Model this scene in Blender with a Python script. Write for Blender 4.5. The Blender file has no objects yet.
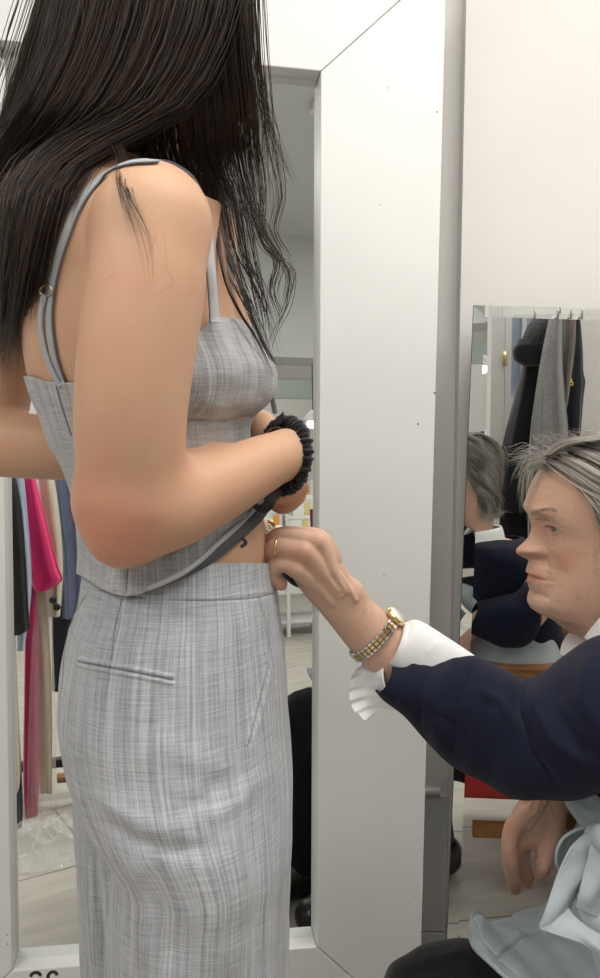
import bpy, math, random
import numpy as np
from mathutils import Vector, Matrix
from mathutils.bvhtree import BVHTree
random.seed(7); rng = np.random.default_rng(7)
COL = bpy.context.scene.collection
A = np.array
# ------------------------------------------------------------------ camera
FPX = 800.0; PIT = math.radians(5.8); CH = 1.2
CAM = A([0.0, 0.0, CH])
FW = A([0, math.cos(PIT), -math.sin(PIT)]); UP = A([0, math.sin(PIT), math.cos(PIT)]); RT = A([1.0, 0, 0])
cd = bpy.data.cameras.new('camera'); cam = bpy.data.objects.new('camera', cd); COL.objects.link(cam)
cd.sensor_fit = 'VERTICAL'; cd.sensor_height = 36; cd.sensor_width = 36; cd.lens = 36*FPX/978; cd.clip_start = 0.02
cam.location = CAM; cam.rotation_euler = (math.pi/2-PIT, 0, 0)
bpy.context.scene.camera = cam
def ray(px, py):
    px = np.asarray(px, float)[..., None]; py = np.asarray(py, float)[..., None]
    return FW + RT*(px-300)/FPX + UP*(489-py)/FPX
def at(px, py, Y):                       # point seen at pixel (px,py) at world distance Y
    D = ray(px, py); return CAM + D*(np.asarray(Y, float)[..., None]/D[..., 1:2])
def proj(P):
    Q = np.asarray(P, float)-CAM; z = Q@FW
    return 300+FPX*(Q@RT)/z, 489-FPX*(Q@UP)/z
def pm(r, Y): return r*Y/FPX             # pixels to metres at distance Y
# ------------------------------------------------------------------ interpolation
def herm(xs, ys, x):
    xs = A(xs, float); ys = A(ys, float); x = np.clip(np.asarray(x, float), xs[0], xs[-1])
    if ys.ndim == 1: ys = ys[:, None]; one = True
    else: one = False
    n = len(xs); m = np.zeros_like(ys); h = np.diff(xs)[:, None]; s = np.diff(ys, axis=0)/h
    m[0] = s[0]; m[-1] = s[-1]
    if n > 2: m[1:-1] = (s[:-1]*h[1:]+s[1:]*h[:-1])/(h[1:]+h[:-1])
    i = np.clip(np.searchsorted(xs, x, side='right')-1, 0, n-2); t = ((x-xs[i])/(xs[i+1]-xs[i]))[..., None]; hh = (xs[i+1]-xs[i])[..., None]
    r = (2*t**3-3*t**2+1)*ys[i]+(t**3-2*t**2+t)*hh*m[i]+(-2*t**3+3*t**2)*ys[i+1]+(t**3-t**2)*hh*m[i+1]
    return r[..., 0] if one else r
def spline(pts, n):
    pts = A(pts, float); d = np.r_[0, np.cumsum(np.linalg.norm(np.diff(pts[:, :3], axis=0), axis=1)+1e-9)]
    return herm(d, pts, np.linspace(0, d[-1], n))
def sstep(a, b, x):
    t = np.clip((x-a)/(b-a), 0, 1); return t*t*(3-2*t)
def seg_dist(px, py, poly):              # distance to a polyline and position along it (0..1)
    poly = A(poly, float); best = np.full(np.shape(px), 1e9); tt = np.zeros(np.shape(px)); sd = np.zeros(np.shape(px))
    L = np.r_[0, np.cumsum(np.linalg.norm(np.diff(poly, axis=0), axis=1))]
    for i in range(len(poly)-1):
        a = poly[i]; b = poly[i+1]; ab = b-a; l2 = ab@ab
        t = np.clip(((px-a[0])*ab[0]+(py-a[1])*ab[1])/l2, 0, 1)
        dx = px-a[0]-t*ab[0]; dy = py-a[1]-t*ab[1]; d = np.hypot(dx, dy); u = d < best
        best = np.where(u, d, best); tt = np.where(u, (L[i]+t*(L[i+1]-L[i]))/L[-1], tt)
        sd = np.where(u, np.sign(ab[0]*dy-ab[1]*dx)*d, sd)
    return best, tt, sd
# ------------------------------------------------------------------ materials
def nd(nt, typ, **kw):
    n = nt.nodes.new(typ)
    for k, v in kw.items():
        if k in n.inputs: n.inputs[k].default_value = v
        else: setattr(n, k, v)
    return n
def mat(name, col, rough=0.6, metal=0.0, noise=None, bump=None, spec=0.5, **kw):
    """noise=(scale, amount[, stretch xyz]) colour variation; bump=(scale, strength)"""
    m = bpy.data.materials.new(name); m.use_nodes = True; nt = m.node_tree; b = nt.nodes['Principled BSDF']
    b.inputs['Base Color'].default_value = (*col, 1); b.inputs['Roughness'].default_value = rough
    b.inputs['Metallic'].default_value = metal; b.inputs['Specular IOR Level'].default_value = spec
    for k, v in kw.items(): b.inputs[k.replace('_', ' ')].default_value = v
    tc = nd(nt, 'ShaderNodeTexCoord')
    if noise:
        mp = nd(nt, 'ShaderNodeMapping'); nt.links.new(tc.outputs['Object'], mp.inputs[0])
        if len(noise) > 2: mp.inputs['Scale'].default_value = noise[2]
        n = nd(nt, 'ShaderNodeTexNoise', Scale=noise[0], Detail=5.0); nt.links.new(mp.outputs[0], n.inputs[0])
        r = nd(nt, 'ShaderNodeMapRange'); r.inputs['From Min'].default_value = .3; r.inputs['From Max'].default_value = .7
        r.inputs['To Min'].default_value = 1-noise[1]; r.inputs['To Max'].default_value = 1+noise[1]
        nt.links.new(n.outputs[0], r.inputs[0])
        x = nd(nt, 'ShaderNodeVectorMath', operation='SCALE'); x.inputs[0].default_value = col
        nt.links.new(r.outputs[0], x.inputs['Scale']); nt.links.new(x.outputs[0], b.inputs['Base Color'])
    if bump:
        n = nd(nt, 'ShaderNodeTexNoise', Scale=bump[0], Detail=4.0); nt.links.new(tc.outputs['Object'], n.inputs[0])
        bp = nd(nt, 'ShaderNodeBump', Strength=bump[1], Distance=0.002); nt.links.new(n.outputs[0], bp.inputs['Height'])
        nt.links.new(bp.outputs[0], b.inputs['Normal'])
    return m
def linen(name, dark, light, s=1.0, wv=1.0):
    m = bpy.data.materials.new(name); m.use_nodes = True; nt = m.node_tree; b = nt.nodes['Principled BSDF']
    b.inputs['Roughness'].default_value = .85; b.inputs['Specular IOR Level'].default_value = .2; b.inputs['Sheen Weight'].default_value = .15
    tc = nd(nt, 'ShaderNodeTexCoord'); outs = []
    for sc, w in (((380*s, 6*s, 1), .6*wv), ((1500*s, 40*s, 1), .3), ((30*s, 800*s, 1), .40), ((110*s, 4*s, 1), .28*wv), ((25*s, 260*s, 1), .14)):
        mp = nd(nt, 'ShaderNodeMapping'); mp.inputs['Scale'].default_value = sc; nt.links.new(tc.outputs['UV'], mp.inputs[0])
        n = nd(nt, 'ShaderNodeTexNoise', Scale=1.0, Detail=2.0); nt.links.new(mp.outputs[0], n.inputs[0])
        mm = nd(nt, 'ShaderNodeMath', operation='MULTIPLY_ADD'); nt.links.new(n.outputs[0], mm.inputs[0]); mm.inputs[1].default_value = w*2; mm.inputs[2].default_value = -w
        outs.append(mm)
    acc = outs[0]
    for o in outs[1:]:
        ad = nd(nt, 'ShaderNodeMath', operation='ADD'); nt.links.new(acc.outputs[0], ad.inputs[0]); nt.links.new(o.outputs[0], ad.inputs[1]); acc = ad
    ad = nd(nt, 'ShaderNodeMath', operation='ADD'); nt.links.new(acc.outputs[0], ad.inputs[0]); ad.inputs[1].default_value = .5; ad.use_clamp = True
    mx = nd(nt, 'ShaderNodeMix', data_type='RGBA'); mx.inputs[6].default_value = (*dark, 1); mx.inputs[7].default_value = (*light, 1)
    nt.links.new(ad.outputs[0], mx.inputs[0]); nt.links.new(mx.outputs[2], b.inputs['Base Color'])
    bp = nd(nt, 'ShaderNodeBump', Strength=.35, Distance=0.0006); nt.links.new(ad.outputs[0], bp.inputs['Height']); nt.links.new(bp.outputs[0], b.inputs['Normal'])
    return m
def skin(name, base, red, spots=0.0, bump=.25, rough=.5, sss=.12):
    m = bpy.data.materials.new(name); m.use_nodes = True; nt = m.node_tree; b = nt.nodes['Principled BSDF']
    b.inputs['Roughness'].default_value = rough; b.inputs['Specular IOR Level'].default_value = .35
    b.inputs['Subsurface Weight'].default_value = sss; b.inputs['Subsurface Radius'].default_value = (1, .35, .2); b.inputs['Subsurface Scale'].default_value = .006
    tc = nd(nt, 'ShaderNodeTexCoord'); at_ = nd(nt, 'ShaderNodeAttribute', attribute_name='red')
    n = nd(nt, 'ShaderNodeTexNoise', Scale=18.0, Detail=6.0, Roughness=.6); nt.links.new(tc.outputs['Object'], n.inputs[0])
    r = nd(nt, 'ShaderNodeMapRange'); r.inputs['From Min'].default_value = .35; r.inputs['From Max'].default_value = .75; r.inputs['To Max'].default_value = .35
    nt.links.new(n.outputs[0], r.inputs[0])
    ad = nd(nt, 'ShaderNodeMath', operation='ADD', use_clamp=True); nt.links.new(r.outputs[0], ad.inputs[0]); nt.links.new(at_.outputs['Fac'], ad.inputs[1])
    mx = nd(nt, 'ShaderNodeMix', data_type='RGBA'); mx.inputs[6].default_value = (*base, 1); mx.inputs[7].default_value = (*red, 1); nt.links.new(ad.outputs[0], mx.inputs[0])
    last = mx.outputs[2]
    if spots:
        v = nd(nt, 'ShaderNodeTexNoise', Scale=90.0, Detail=3.0); nt.links.new(tc.outputs['Object'], v.inputs[0])
        rr = nd(nt, 'ShaderNodeMapRange'); rr.inputs['From Min'].default_value = .58; rr.inputs['From Max'].default_value = .75; rr.inputs['To Max'].default_value = spots; nt.links.new(v.outputs[0], rr.inputs[0])
        m2 = nd(nt, 'ShaderNodeMix', data_type='RGBA'); m2.inputs[7].default_value = (base[0]*.55, base[1]*.45, base[2]*.4, 1)
        nt.links.new(rr.outputs[0], m2.inputs[0]); nt.links.new(last, m2.inputs[6]); last = m2.outputs[2]
    dk = nd(nt, 'ShaderNodeAttribute', attribute_name='dark'); m3 = nd(nt, 'ShaderNodeMix', data_type='RGBA'); m3.inputs[7].default_value = (.12, .075, .05, 1)
    nt.links.new(dk.outputs['Fac'], m3.inputs[0]); nt.links.new(last, m3.inputs[6]); nt.links.new(m3.outputs[2], b.inputs['Base Color'])
    n2 = nd(nt, 'ShaderNodeTexNoise', Scale=260.0, Detail=4.0); nt.links.new(tc.outputs['Object'], n2.inputs[0])
    n3 = nd(nt, 'ShaderNodeTexVoronoi', Scale=700.0); nt.links.new(tc.outputs['Object'], n3.inputs[0])
    a3 = nd(nt, 'ShaderNodeMath', operation='MULTIPLY_ADD'); nt.links.new(n3.outputs[0], a3.inputs[0]); a3.inputs[1].default_value = .3; nt.links.new(n2.outputs[0], a3.inputs[2])
    bp = nd(nt, 'ShaderNodeBump', Strength=bump, Distance=0.0012); nt.links.new(a3.outputs[0], bp.inputs['Height']); nt.links.new(bp.outputs[0], b.inputs['Normal'])
    return m
def hairmat(name, dark, light, rough=.35, spec=.5, p=1.5):
    m = mat(name, dark, rough, spec=spec); nt = m.node_tree; b = nt.nodes['Principled BSDF']; a = nd(nt, 'ShaderNodeAttribute', attribute_name='tone')
    pw = nd(nt, 'ShaderNodeMath', operation='POWER'); nt.links.new(a.outputs['Fac'], pw.inputs[0]); pw.inputs[1].default_value = p
    mx = nd(nt, 'ShaderNodeMix', data_type='RGBA'); mx.inputs[6].default_value = (*dark, 1); mx.inputs[7].default_value = (*light, 1); nt.links.new(pw.outputs[0], mx.inputs[0]); nt.links.new(mx.outputs[2], b.inputs['Base Color']); return m
def cloth(name, col, rough=.9, var=.12, bscale=900, bs=.3, sheen=.3, **kw):
    return mat(name, col, rough, noise=(9, var), bump=(bscale, bs), spec=.2, Sheen_Weight=sheen, **kw)
# ------------------------------------------------------------------ object helpers
def link(o, parent=None):
    COL.objects.link(o)
    if parent is not None: o.parent = parent
    return o
def tag(o, label=None, cat=None, group=None, kind=None):
    if label: o['label'] = label
    if cat: o['category'] = cat
    if group: o['group'] = group
    if kind: o['kind'] = kind
    return o
def empty(name, loc, label=None, cat=None, group=None):
    o = bpy.data.objects.new(name, None); o.location = [float(c) for c in loc]; o.empty_display_size = .05; link(o); return tag(o, label, cat, group)
def mesh(name, V, F, m, parent=None, smooth=True, attrs=None, uv=None, solid=0, offset=0, bevel=0, sub=0):
    me = bpy.data.meshes.new(name); V = np.asarray(V, float)
    q = parent
    while q is not None: V = V-A(q.location); q = q.parent
    if isinstance(F, np.ndarray) and F.ndim == 2:
        k = F.shape[1]; me.vertices.add(len(V)); me.vertices.foreach_set('co', V.astype(np.float32).ravel())
        me.loops.add(F.size); me.loops.foreach_set('vertex_index', F.astype(np.int32).ravel())
        me.polygons.add(len(F)); me.polygons.foreach_set('loop_start', np.arange(len(F), dtype=np.int32)*k); me.polygons.foreach_set('loop_total', np.full(len(F), k, np.int32)); me.update(calc_edges=True)
    else: me.from_pydata(V.tolist(), [], [list(map(int, f)) for f in F])
    me.validate(); me.update()
    me.polygons.foreach_set('use_smooth', [smooth]*len(me.polygons))
    if attrs:
        for k, v in attrs.items():
            a = me.attributes.new(k, 'FLOAT', 'POINT'); a.data.foreach_set('value', np.asarray(v, np.float32))
    if uv is not None:
        l = me.uv_layers.new(name='UVMap'); vi = np.zeros(len(me.loops), np.int32); me.loops.foreach_get('vertex_index', vi); l.data.foreach_set('uv', np.asarray(uv, np.float32)[vi].ravel())
    if m: me.materials.append(m)
    o = bpy.data.objects.new(name, me); link(o, parent)
    if bevel: b = o.modifiers.new('bevel', 'BEVEL'); b.width = bevel; b.segments = 2; b.limit_method = 'ANGLE'
    if solid: s = o.modifiers.new('solid', 'SOLIDIFY'); s.thickness = solid; s.offset = offset
    if sub: s = o.modifiers.new('sub', 'SUBSURF'); s.levels = sub; s.render_levels = sub
    return o
class MB:                                # collects shapes into one mesh
    def __init__(s): s.V = []; s.F = []; s.n = 0
    def add(s, V, F):
        V = np.asarray(V, float).reshape(-1, 3); s.V.append(V); s.F += [[int(i)+s.n for i in f] for f in F]; s.n += len(V); return s
    def box(s, c, d, rz=0, R=None):
        d = A(d, float)/2; q = A([[x, y, z] for x in (-1, 1) for y in (-1, 1) for z in (-1, 1)], float)*d
        if R is None: R = A([[math.cos(rz), -math.sin(rz), 0], [math.sin(rz), math.cos(rz), 0], [0, 0, 1]])
        return s.add(q@A(R).T+A(c), [(0, 1, 3, 2), (4, 6, 7, 5), (0, 4, 5, 1), (2, 3, 7, 6), (0, 2, 6, 4), (1, 5, 7, 3)])
    def tube(s, pts, r, k=10, cap=True, flat=None):
        pts = A(pts, float); n = len(pts); r = np.broadcast_to(np.asarray(r, float), (n,))
        T = np.gradient(pts, axis=0); T /= np.linalg.norm(T, axis=1)[:, None]+1e-12
        ref = A([0, 0, 1.]) if abs(T[0][2]) < .9 else A([1., 0, 0]); N = np.cross(T[0], ref); N /= np.linalg.norm(N); V = []
        for i in range(n):
            N = N-T[i]*(N@T[i]); N /= np.linalg.norm(N); B = np.cross(T[i], N)
            for j in range(k):
                a = 2*math.pi*j/k; o = (N*math.cos(a)+B*math.sin(a))*r[i]
                if flat is not None: o = o-A(flat[0])*(o@A(flat[0]))*(1-flat[1])
                V.append(pts[i]+o)
        F = [(i*k+j, i*k+(j+1) % k, (i+1)*k+(j+1) % k, (i+1)*k+j) for i in range(n-1) for j in range(k)]
        if cap: F += [tuple(range(k))[::-1], tuple((n-1)*k+j for j in range(k))]
        return s.add(V, F)
    def lathe(s, c, prof, k=24, axis=None):
        c = A(c, float); n = len(prof); ax = A(axis if axis is not None else (0, 0, 1.), float); ax /= np.linalg.norm(ax)
        u = np.cross(ax, A([1., 0, 0]) if abs(ax[0]) < .9 else A([0, 1., 0])); u /= np.linalg.norm(u); w = np.cross(ax, u)
        V = [c+ax*z+(u*math.cos(2*math.pi*j/k)+w*math.sin(2*math.pi*j/k))*r for r, z in prof for j in range(k)]
        F = [(i*k+j, i*k+(j+1) % k, (i+1)*k+(j+1) % k, (i+1)*k+j) for i in range(n-1) for j in range(k)]
        return s.add(V, F+[tuple(range(k))[::-1], tuple((n-1)*k+j for j in range(k))])
    def prism(s, poly, off):             # planar polygon (3D points) extruded by vector off
        P = A(poly, float); n = len(P); V = np.r_[P, P+A(off)]
        return s.add(V, [tuple(range(n))[::-1], tuple(range(n, 2*n))]+[(i, (i+1) % n, n+(i+1) % n, n+i) for i in range(n)])
    def build(s, name, m, parent=None, **kw): return mesh(name, np.concatenate(s.V), s.F, m, parent, **kw)
def gridF(nu, nv, wrap=False):           # faces of an nu x nv grid (index u*nv+v); wrap closes v
    i = np.arange(nu-1)[:, None]; j = np.arange(nv if wrap else nv-1)[None]; j2 = (j+1) % nv
    return np.stack([i*nv+j, i*nv+j2, (i+1)*nv+j2, (i+1)*nv+j], -1).reshape(-1, 4)
def gnormal(P, wrap=False):
    du = np.gradient(P, axis=0)
    dv = (np.roll(P, -1, 1)-np.roll(P, 1, 1)) if wrap else np.gradient(P, axis=1)
    n = np.cross(du, dv); return n/(np.linalg.norm(n, axis=-1)[..., None]+1e-12)
# ------------------------------------------------------------------ implicit surfaces
class Field:
    def __init__(s, lo, hi, h):
        s.lo = A(lo, float); s.h = h; n = np.ceil((A(hi)-s.lo)/h).astype(int)+1; s.n = n
        s.ax = [(s.lo[i]+np.arange(n[i])*h).astype(np.float32) for i in range(3)]; s.F = np.full(n, .05, np.float32)
    def _sub(s, lo, hi):
        a = [max(0, int((lo[i]-s.lo[i])/s.h)-1) for i in range(3)]; b = [min(s.n[i], int((hi[i]-s.lo[i])/s.h)+2) for i in range(3)]
        if any(b[i] <= a[i] for i in range(3)): return None
        sl = tuple(slice(a[i], b[i]) for i in range(3)); X = s.ax[0][sl[0]][:, None, None]; Y = s.ax[1][sl[1]][None, :, None]; Z = s.ax[2][sl[2]][None, None, :]
        return sl, X, Y, Z
    def _mix(s, sl, d, k, sub=False):
        f = s.F[sl]
        if sub: d = -d; h = np.clip(.5-.5*(d-f)/k, 0, 1) if k else 0; s.F[sl] = -(np.minimum(-f, -d)-np.maximum(k-np.abs(f-d), 0)**2/(4*k)) if k else np.maximum(f, d)
        else: s.F[sl] = np.minimum(f, d)-(np.maximum(k-np.abs(f-d), 0)**2/(4*k) if k else 0)
    def cone(s, p0, p1, r0, r1, k=.01, flat=None, sub=False):
        p0 = A(p0, float); p1 = A(p1, float); m = max(r0, r1)+k+.012; q = s._sub(np.minimum(p0, p1)-m, np.maximum(p0, p1)+m)
        if q is None: return s
        sl, X, Y, Z = q; x, y, z = X-p0[0], Y-p0[1], Z-p0[2]; v = p1-p0
        if flat is not None:
            dr = A(flat[0], float); dr /= np.linalg.norm(dr); g = 1/flat[1]-1; w = (x*dr[0]+y*dr[1]+z*dr[2])*g
            x, y, z = x+w*dr[0], y+w*dr[1], z+w*dr[2]; v = v+dr*(v@dr)*g
        t = np.clip((x*v[0]+y*v[1]+z*v[2])/max(v@v, 1e-12), 0, 1)
        d = np.sqrt((x-t*v[0])**2+(y-t*v[1])**2+(z-t*v[2])**2)-(r0+t*(r1-r0))
        if flat is not None: d = d*min(1, flat[1]*1.3)
        s._mix(sl, d.astype(np.float32), k, sub); return s
    def chain(s, pts, k=.01, flat=None, sub=5, nk=.0015):
        Q = A([[*p[0], p[1]] for p in pts], float); m = max(Q[:, 3])+k+.012
        if len(Q) > 2: Q = spline(Q, (len(Q)-1)*sub+1)
        q = s._sub(Q[:, :3].min(0)-m, Q[:, :3].max(0)+m)
        if q is None: return s
        sl, X, Y, Z = q; t_ = Field.__new__(Field); t_.lo = A([X[0, 0, 0], Y[0, 0, 0], Z[0, 0, 0]], float); t_.h = s.h; t_.ax = [X[:, 0, 0], Y[0, :, 0], Z[0, 0, :]]; t_.n = A([len(a) for a in t_.ax]); t_.F = np.full(t_.n, .05, np.float32)
        for a, b in zip(Q[:-1], Q[1:]): t_.cone(a[:3], b[:3], a[3], b[3], nk, flat)
        s._mix(sl, t_.F, k); return s
    def ell(s, c, r, k=.01, R=None, sub=False):
        c = A(c, float); r = A(r, float); m = max(r)+k+.01; q = s._sub(c-m, c+m)
        if q is None: return s
        sl, X, Y, Z = q; x, y, z = X-c[0], Y-c[1], Z-c[2]
        if R is not None: R = A(R); x, y, z = (x*R[0, i]+y*R[1, i]+z*R[2, i] for i in range(3))
        g = np.sqrt((x/r[0])**2+(y/r[1])**2+(z/r[2])**2); g2 = np.sqrt((x/r[0]**2)**2+(y/r[1]**2)**2+(z/r[2]**2)**2)+1e-9
        s._mix(sl, (g*(g-1)/g2).astype(np.float32), k, sub); return s
    def stack(s, zs, cx, cy, a, b, k=.01, e=2.0):
        o = np.argsort(zs); zs, cx, cy, a, b = (A(q, float)[o] for q in (zs, cx, cy, a, b)); m = k+.02
        q = s._sub((min(cx-a)-m, min(cy-b)-m, zs[0]-m), (max(cx+a)+m, max(cy+b)+m, zs[-1]+m))
        if q is None: return s
        sl, X, Y, Z = q; z = Z[0, 0].astype(float); I = [herm(zs, w, z)[None, None, :] for w in (cx, cy, a, b)]
        g = (np.abs((X-I[0])/I[2])**e+np.abs((Y-I[1])/I[3])**e)**(1/e); d = (g-1)*np.minimum(I[2], I[3])
        d = np.maximum(d, np.maximum(zs[0]-Z, Z-zs[-1])); s._mix(sl, d.astype(np.float32), k); return s
    def surf(s):
        F = s.F; I = F < 0; n = A(F.shape)-1
        c = np.zeros(n, np.uint8)
        for dx in (0, 1):
            for dy in (0, 1):
                for dz in (0, 1): c += I[dx:dx+n[0], dy:dy+n[1], dz:dz+n[2]]
        ci = np.argwhere((c > 0) & (c < 8)); idx = np.full(n, -1, np.int32); idx[tuple(ci.T)] = np.arange(len(ci))
        acc = np.zeros((len(ci), 3)); cnt = np.zeros(len(ci))
        cor = [(a, b, d) for a in (0, 1) for b in (0, 1) for d in (0, 1)]
        val = {k: F[ci[:, 0]+k[0], ci[:, 1]+k[1], ci[:, 2]+k[2]] for k in cor}
        for k in cor:
            for ax in range(3):
                if k[ax]: continue
                k2 = list(k); k2[ax] = 1; f0 = val[k]; f1 = val[tuple(k2)]; m = (f0 < 0) != (f1 < 0)
                t = f0[m]/(f0[m]-f1[m]); p = np.tile(A(k, float), (m.sum(), 1)); p[:, ax] += t; acc[m] += p; cnt[m] += 1
        V = s.lo+(ci+acc/cnt[:, None])*s.h; Fs = []
        for ax in range(3):
            a = [slice(1, -1)]*3; a[ax] = slice(0, None); sl0 = list(a); sl1 = list(a); sl0[ax] = slice(0, -1); sl1[ax] = slice(1, None)
            m = I[tuple(sl0)] != I[tuple(sl1)]; e = np.argwhere(m); off = A([1, 1, 1]); off[ax] = 0; e = e+off
            u, w = [(1, 2), (2, 0), (0, 1)][ax]; du = np.zeros(3, int); dw = np.zeros(3, int); du[u] = 1; dw[w] = 1
            q = np.stack([idx[tuple((e-du-dw).T)], idx[tuple((e-dw).T)], idx[tuple(e.T)], idx[tuple((e-du).T)]], 1)
            ins = I[tuple(e.T)]; q[~ins] = q[~ins][:, ::-1]; Fs.append(q)
        Fs = np.concatenate(Fs); return V, Fs[(Fs >= 0).all(1)]
def smooth_mesh(V, F, n=2, f=.5):
    for _ in range(n):
        acc = np.zeros_like(V); cnt = np.zeros(len(V))
        for a in range(4):
            b = (a+1) % 4
            np.add.at(acc, F[:, a], V[F[:, b]]); np.add.at(acc, F[:, b], V[F[:, a]]); np.add.at(cnt, F[:, a], 1); np.add.at(cnt, F[:, b], 1)
        V = V+f*(acc/np.maximum(cnt, 1)[:, None]-V)
    return V
# ------------------------------------------------------------------ elliptical loft traced from outlines
class Loft:
    """stations: (row, left px, right px, distance, half depth)"""
    def __init__(s, st):
        s.st = A(st, float); T = s.st.copy(); ph = np.linspace(0, 2*math.pi, 73)
        for _ in range(6):               # the outline seen from the camera is what was measured
            q = T[:, :1]+0*ph[None]; px, _y = proj(s.pt(q, ph[None]+0*q)); s.st[:, 1] += T[:, 1]-px.min(1); s.st[:, 2] += T[:, 2]-px.max(1)
    def par(s, q):
        p = herm(s.st[:, 0], s.st[:, 1:], q); Y = p[..., 2]; L = at(p[..., 0], q, Y); R = at(p[..., 1], q, Y); c = (L+R)/2; a = (R[..., 0]-L[..., 0])/2
        return c, a, p[..., 3]
    def pt(s, q, phi, off=0.0, e=2.0):
        c, a, b = s.par(q); cs = np.cos(phi); sn = np.sin(phi)
        X = c[..., 0]+(a+off)*np.sign(cs)*np.abs(cs)**(2/e); Yv = c[..., 1]-(b+off)*np.sign(sn)*np.abs(sn)**(2/e)
        return np.stack([X, Yv, c[..., 2]+0*X], -1)
    def field(s, f, q0, q1, n=24, off=0.0, k=.02, e=2.0):
        q = np.linspace(q0, q1, n); c, a, b = s.par(q); f.stack(c[:, 2], c[:, 0], c[:, 1], a+off, b+off, k, e)
class Tube:
    """stations: (x, y of one outline point, x, y of the opposite one, distance, half depth)"""
    def __init__(s, st): s.st = A(st, float)
    def grid(s, n, k, e=2.0, off=0.0, dd=(0, 1, 0), lines=(), ext=None, t0=0, t1=1):
        q = herm(np.arange(len(s.st)), s.st, np.linspace(0, len(s.st)-1, n)); a = at(q[:, 0], q[:, 1], q[:, 4]); b = at(q[:, 2], q[:, 3], q[:, 4]); c = (a+b)/2; h = (a-b)/2
        L = np.linalg.norm(h, axis=1)[:, None]; h = h*(L+off)/L; ph = np.linspace(0, 2*math.pi, k+1)[:-1]; cs, sn = np.cos(ph), np.sin(ph); cs = np.sign(cs)*np.abs(cs)**(2/e); sn = np.sign(sn)*np.abs(sn)**(2/e)
        P = c[:, None]+h[:, None]*cs[None, :, None]-A(dd, float)*((q[:, 5]+off)[:, None, None])*sn[None, :, None]
        N = gnormal(P, True); N = N*np.sign(np.sum(N*(P-c[:, None]), -1).mean()); w = facing(P, N)
        if len(lines): P = press(P, N, lines, w)
        if ext is not None: P = ext(P, N, w)
        U = np.cumsum(np.linalg.norm(np.diff(P, axis=1, prepend=P[:, :1]), axis=-1), axis=1); Vv = np.r_[0, np.cumsum(np.linalg.norm(np.diff(c, axis=0), axis=1))][:, None]+0*U
        return P, N, np.stack([U, Vv], -1).reshape(-1, 2)
def capgrid(P):                          # closed ends for a wrapped grid
    n, k = P.shape[:2]; V = np.r_[P.reshape(-1, 3), [P[0].mean(0)], [P[-1].mean(0)]]; F = gridF(n, k, True); j = np.arange(k); j2 = (j+1) % k
    c0 = np.stack([j2, j, 0*j+n*k, 0*j+n*k], 1); c1 = np.stack([(n-1)*k+j, (n-1)*k+j2, 0*j+n*k+1, 0*j+n*k+1], 1); return V, F.tolist()+c0[:, :3].tolist()+c1[:, :3].tolist()
def band(L, R, n, m, bow=0.0, wave=0.0, nrm=(0, -1, 0)):
    """sheet between two edges of (px, py, distance) rows"""
    L = spline(L, n) if 0 else spline([at(*p) for p in L], n); R = spline([at(*p) for p in R], n); t = np.linspace(0, 1, m)[None, :, None]
    P = L[:, None]*(1-t)+R[:, None]*t; return P+A(nrm)*(bow*np.sin(t*math.pi)+wave*np.sin(np.linspace(0, 9, n)[:, None, None]+t*5))
def sheet(name, P, m, parent, th=.0016, lines=(), ext=None):
    N = gnormal(P); N = N*np.sign(-(np.sum(N*(P-CAM), -1)).mean())
    if len(lines): P = press(P, N, lines)
    if ext is not None: P = ext(P, N, np.ones(P.shape[:2]))
    U = np.cumsum(np.linalg.norm(np.diff(P, axis=1, prepend=P[:, :1]), axis=-1), axis=1); W = np.cumsum(np.linalg.norm(np.diff(P, axis=0, prepend=P[:1]), axis=-1), axis=0)
    return mesh(name, P.reshape(-1, 3), gridF(*P.shape[:2]), m, parent, uv=np.stack([U, W], -1).reshape(-1, 2), solid=th)
def press(P, N, lines, w=None):
    """soft folds and seams: each line = (px polyline, height in metres, width in px[, side])"""
    px, py = proj(P); wt = 1 if w is None else w; D = np.zeros(px.shape)
    for ln in lines:
        d, t, sd = seg_dist(px, py, ln[0]); fade = np.clip(np.minimum(t, 1-t)*5, 0, 1) if len(ln) < 4 else 1
        D += ln[1]*np.exp(-(d/ln[2])**2)*fade
    return P+N*(D*wt)[..., None]
def facing(P, N): return np.clip(-(np.sum(N*(P-CAM), -1)/np.linalg.norm(P-CAM, axis=-1))*4, 0, 1)
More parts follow.
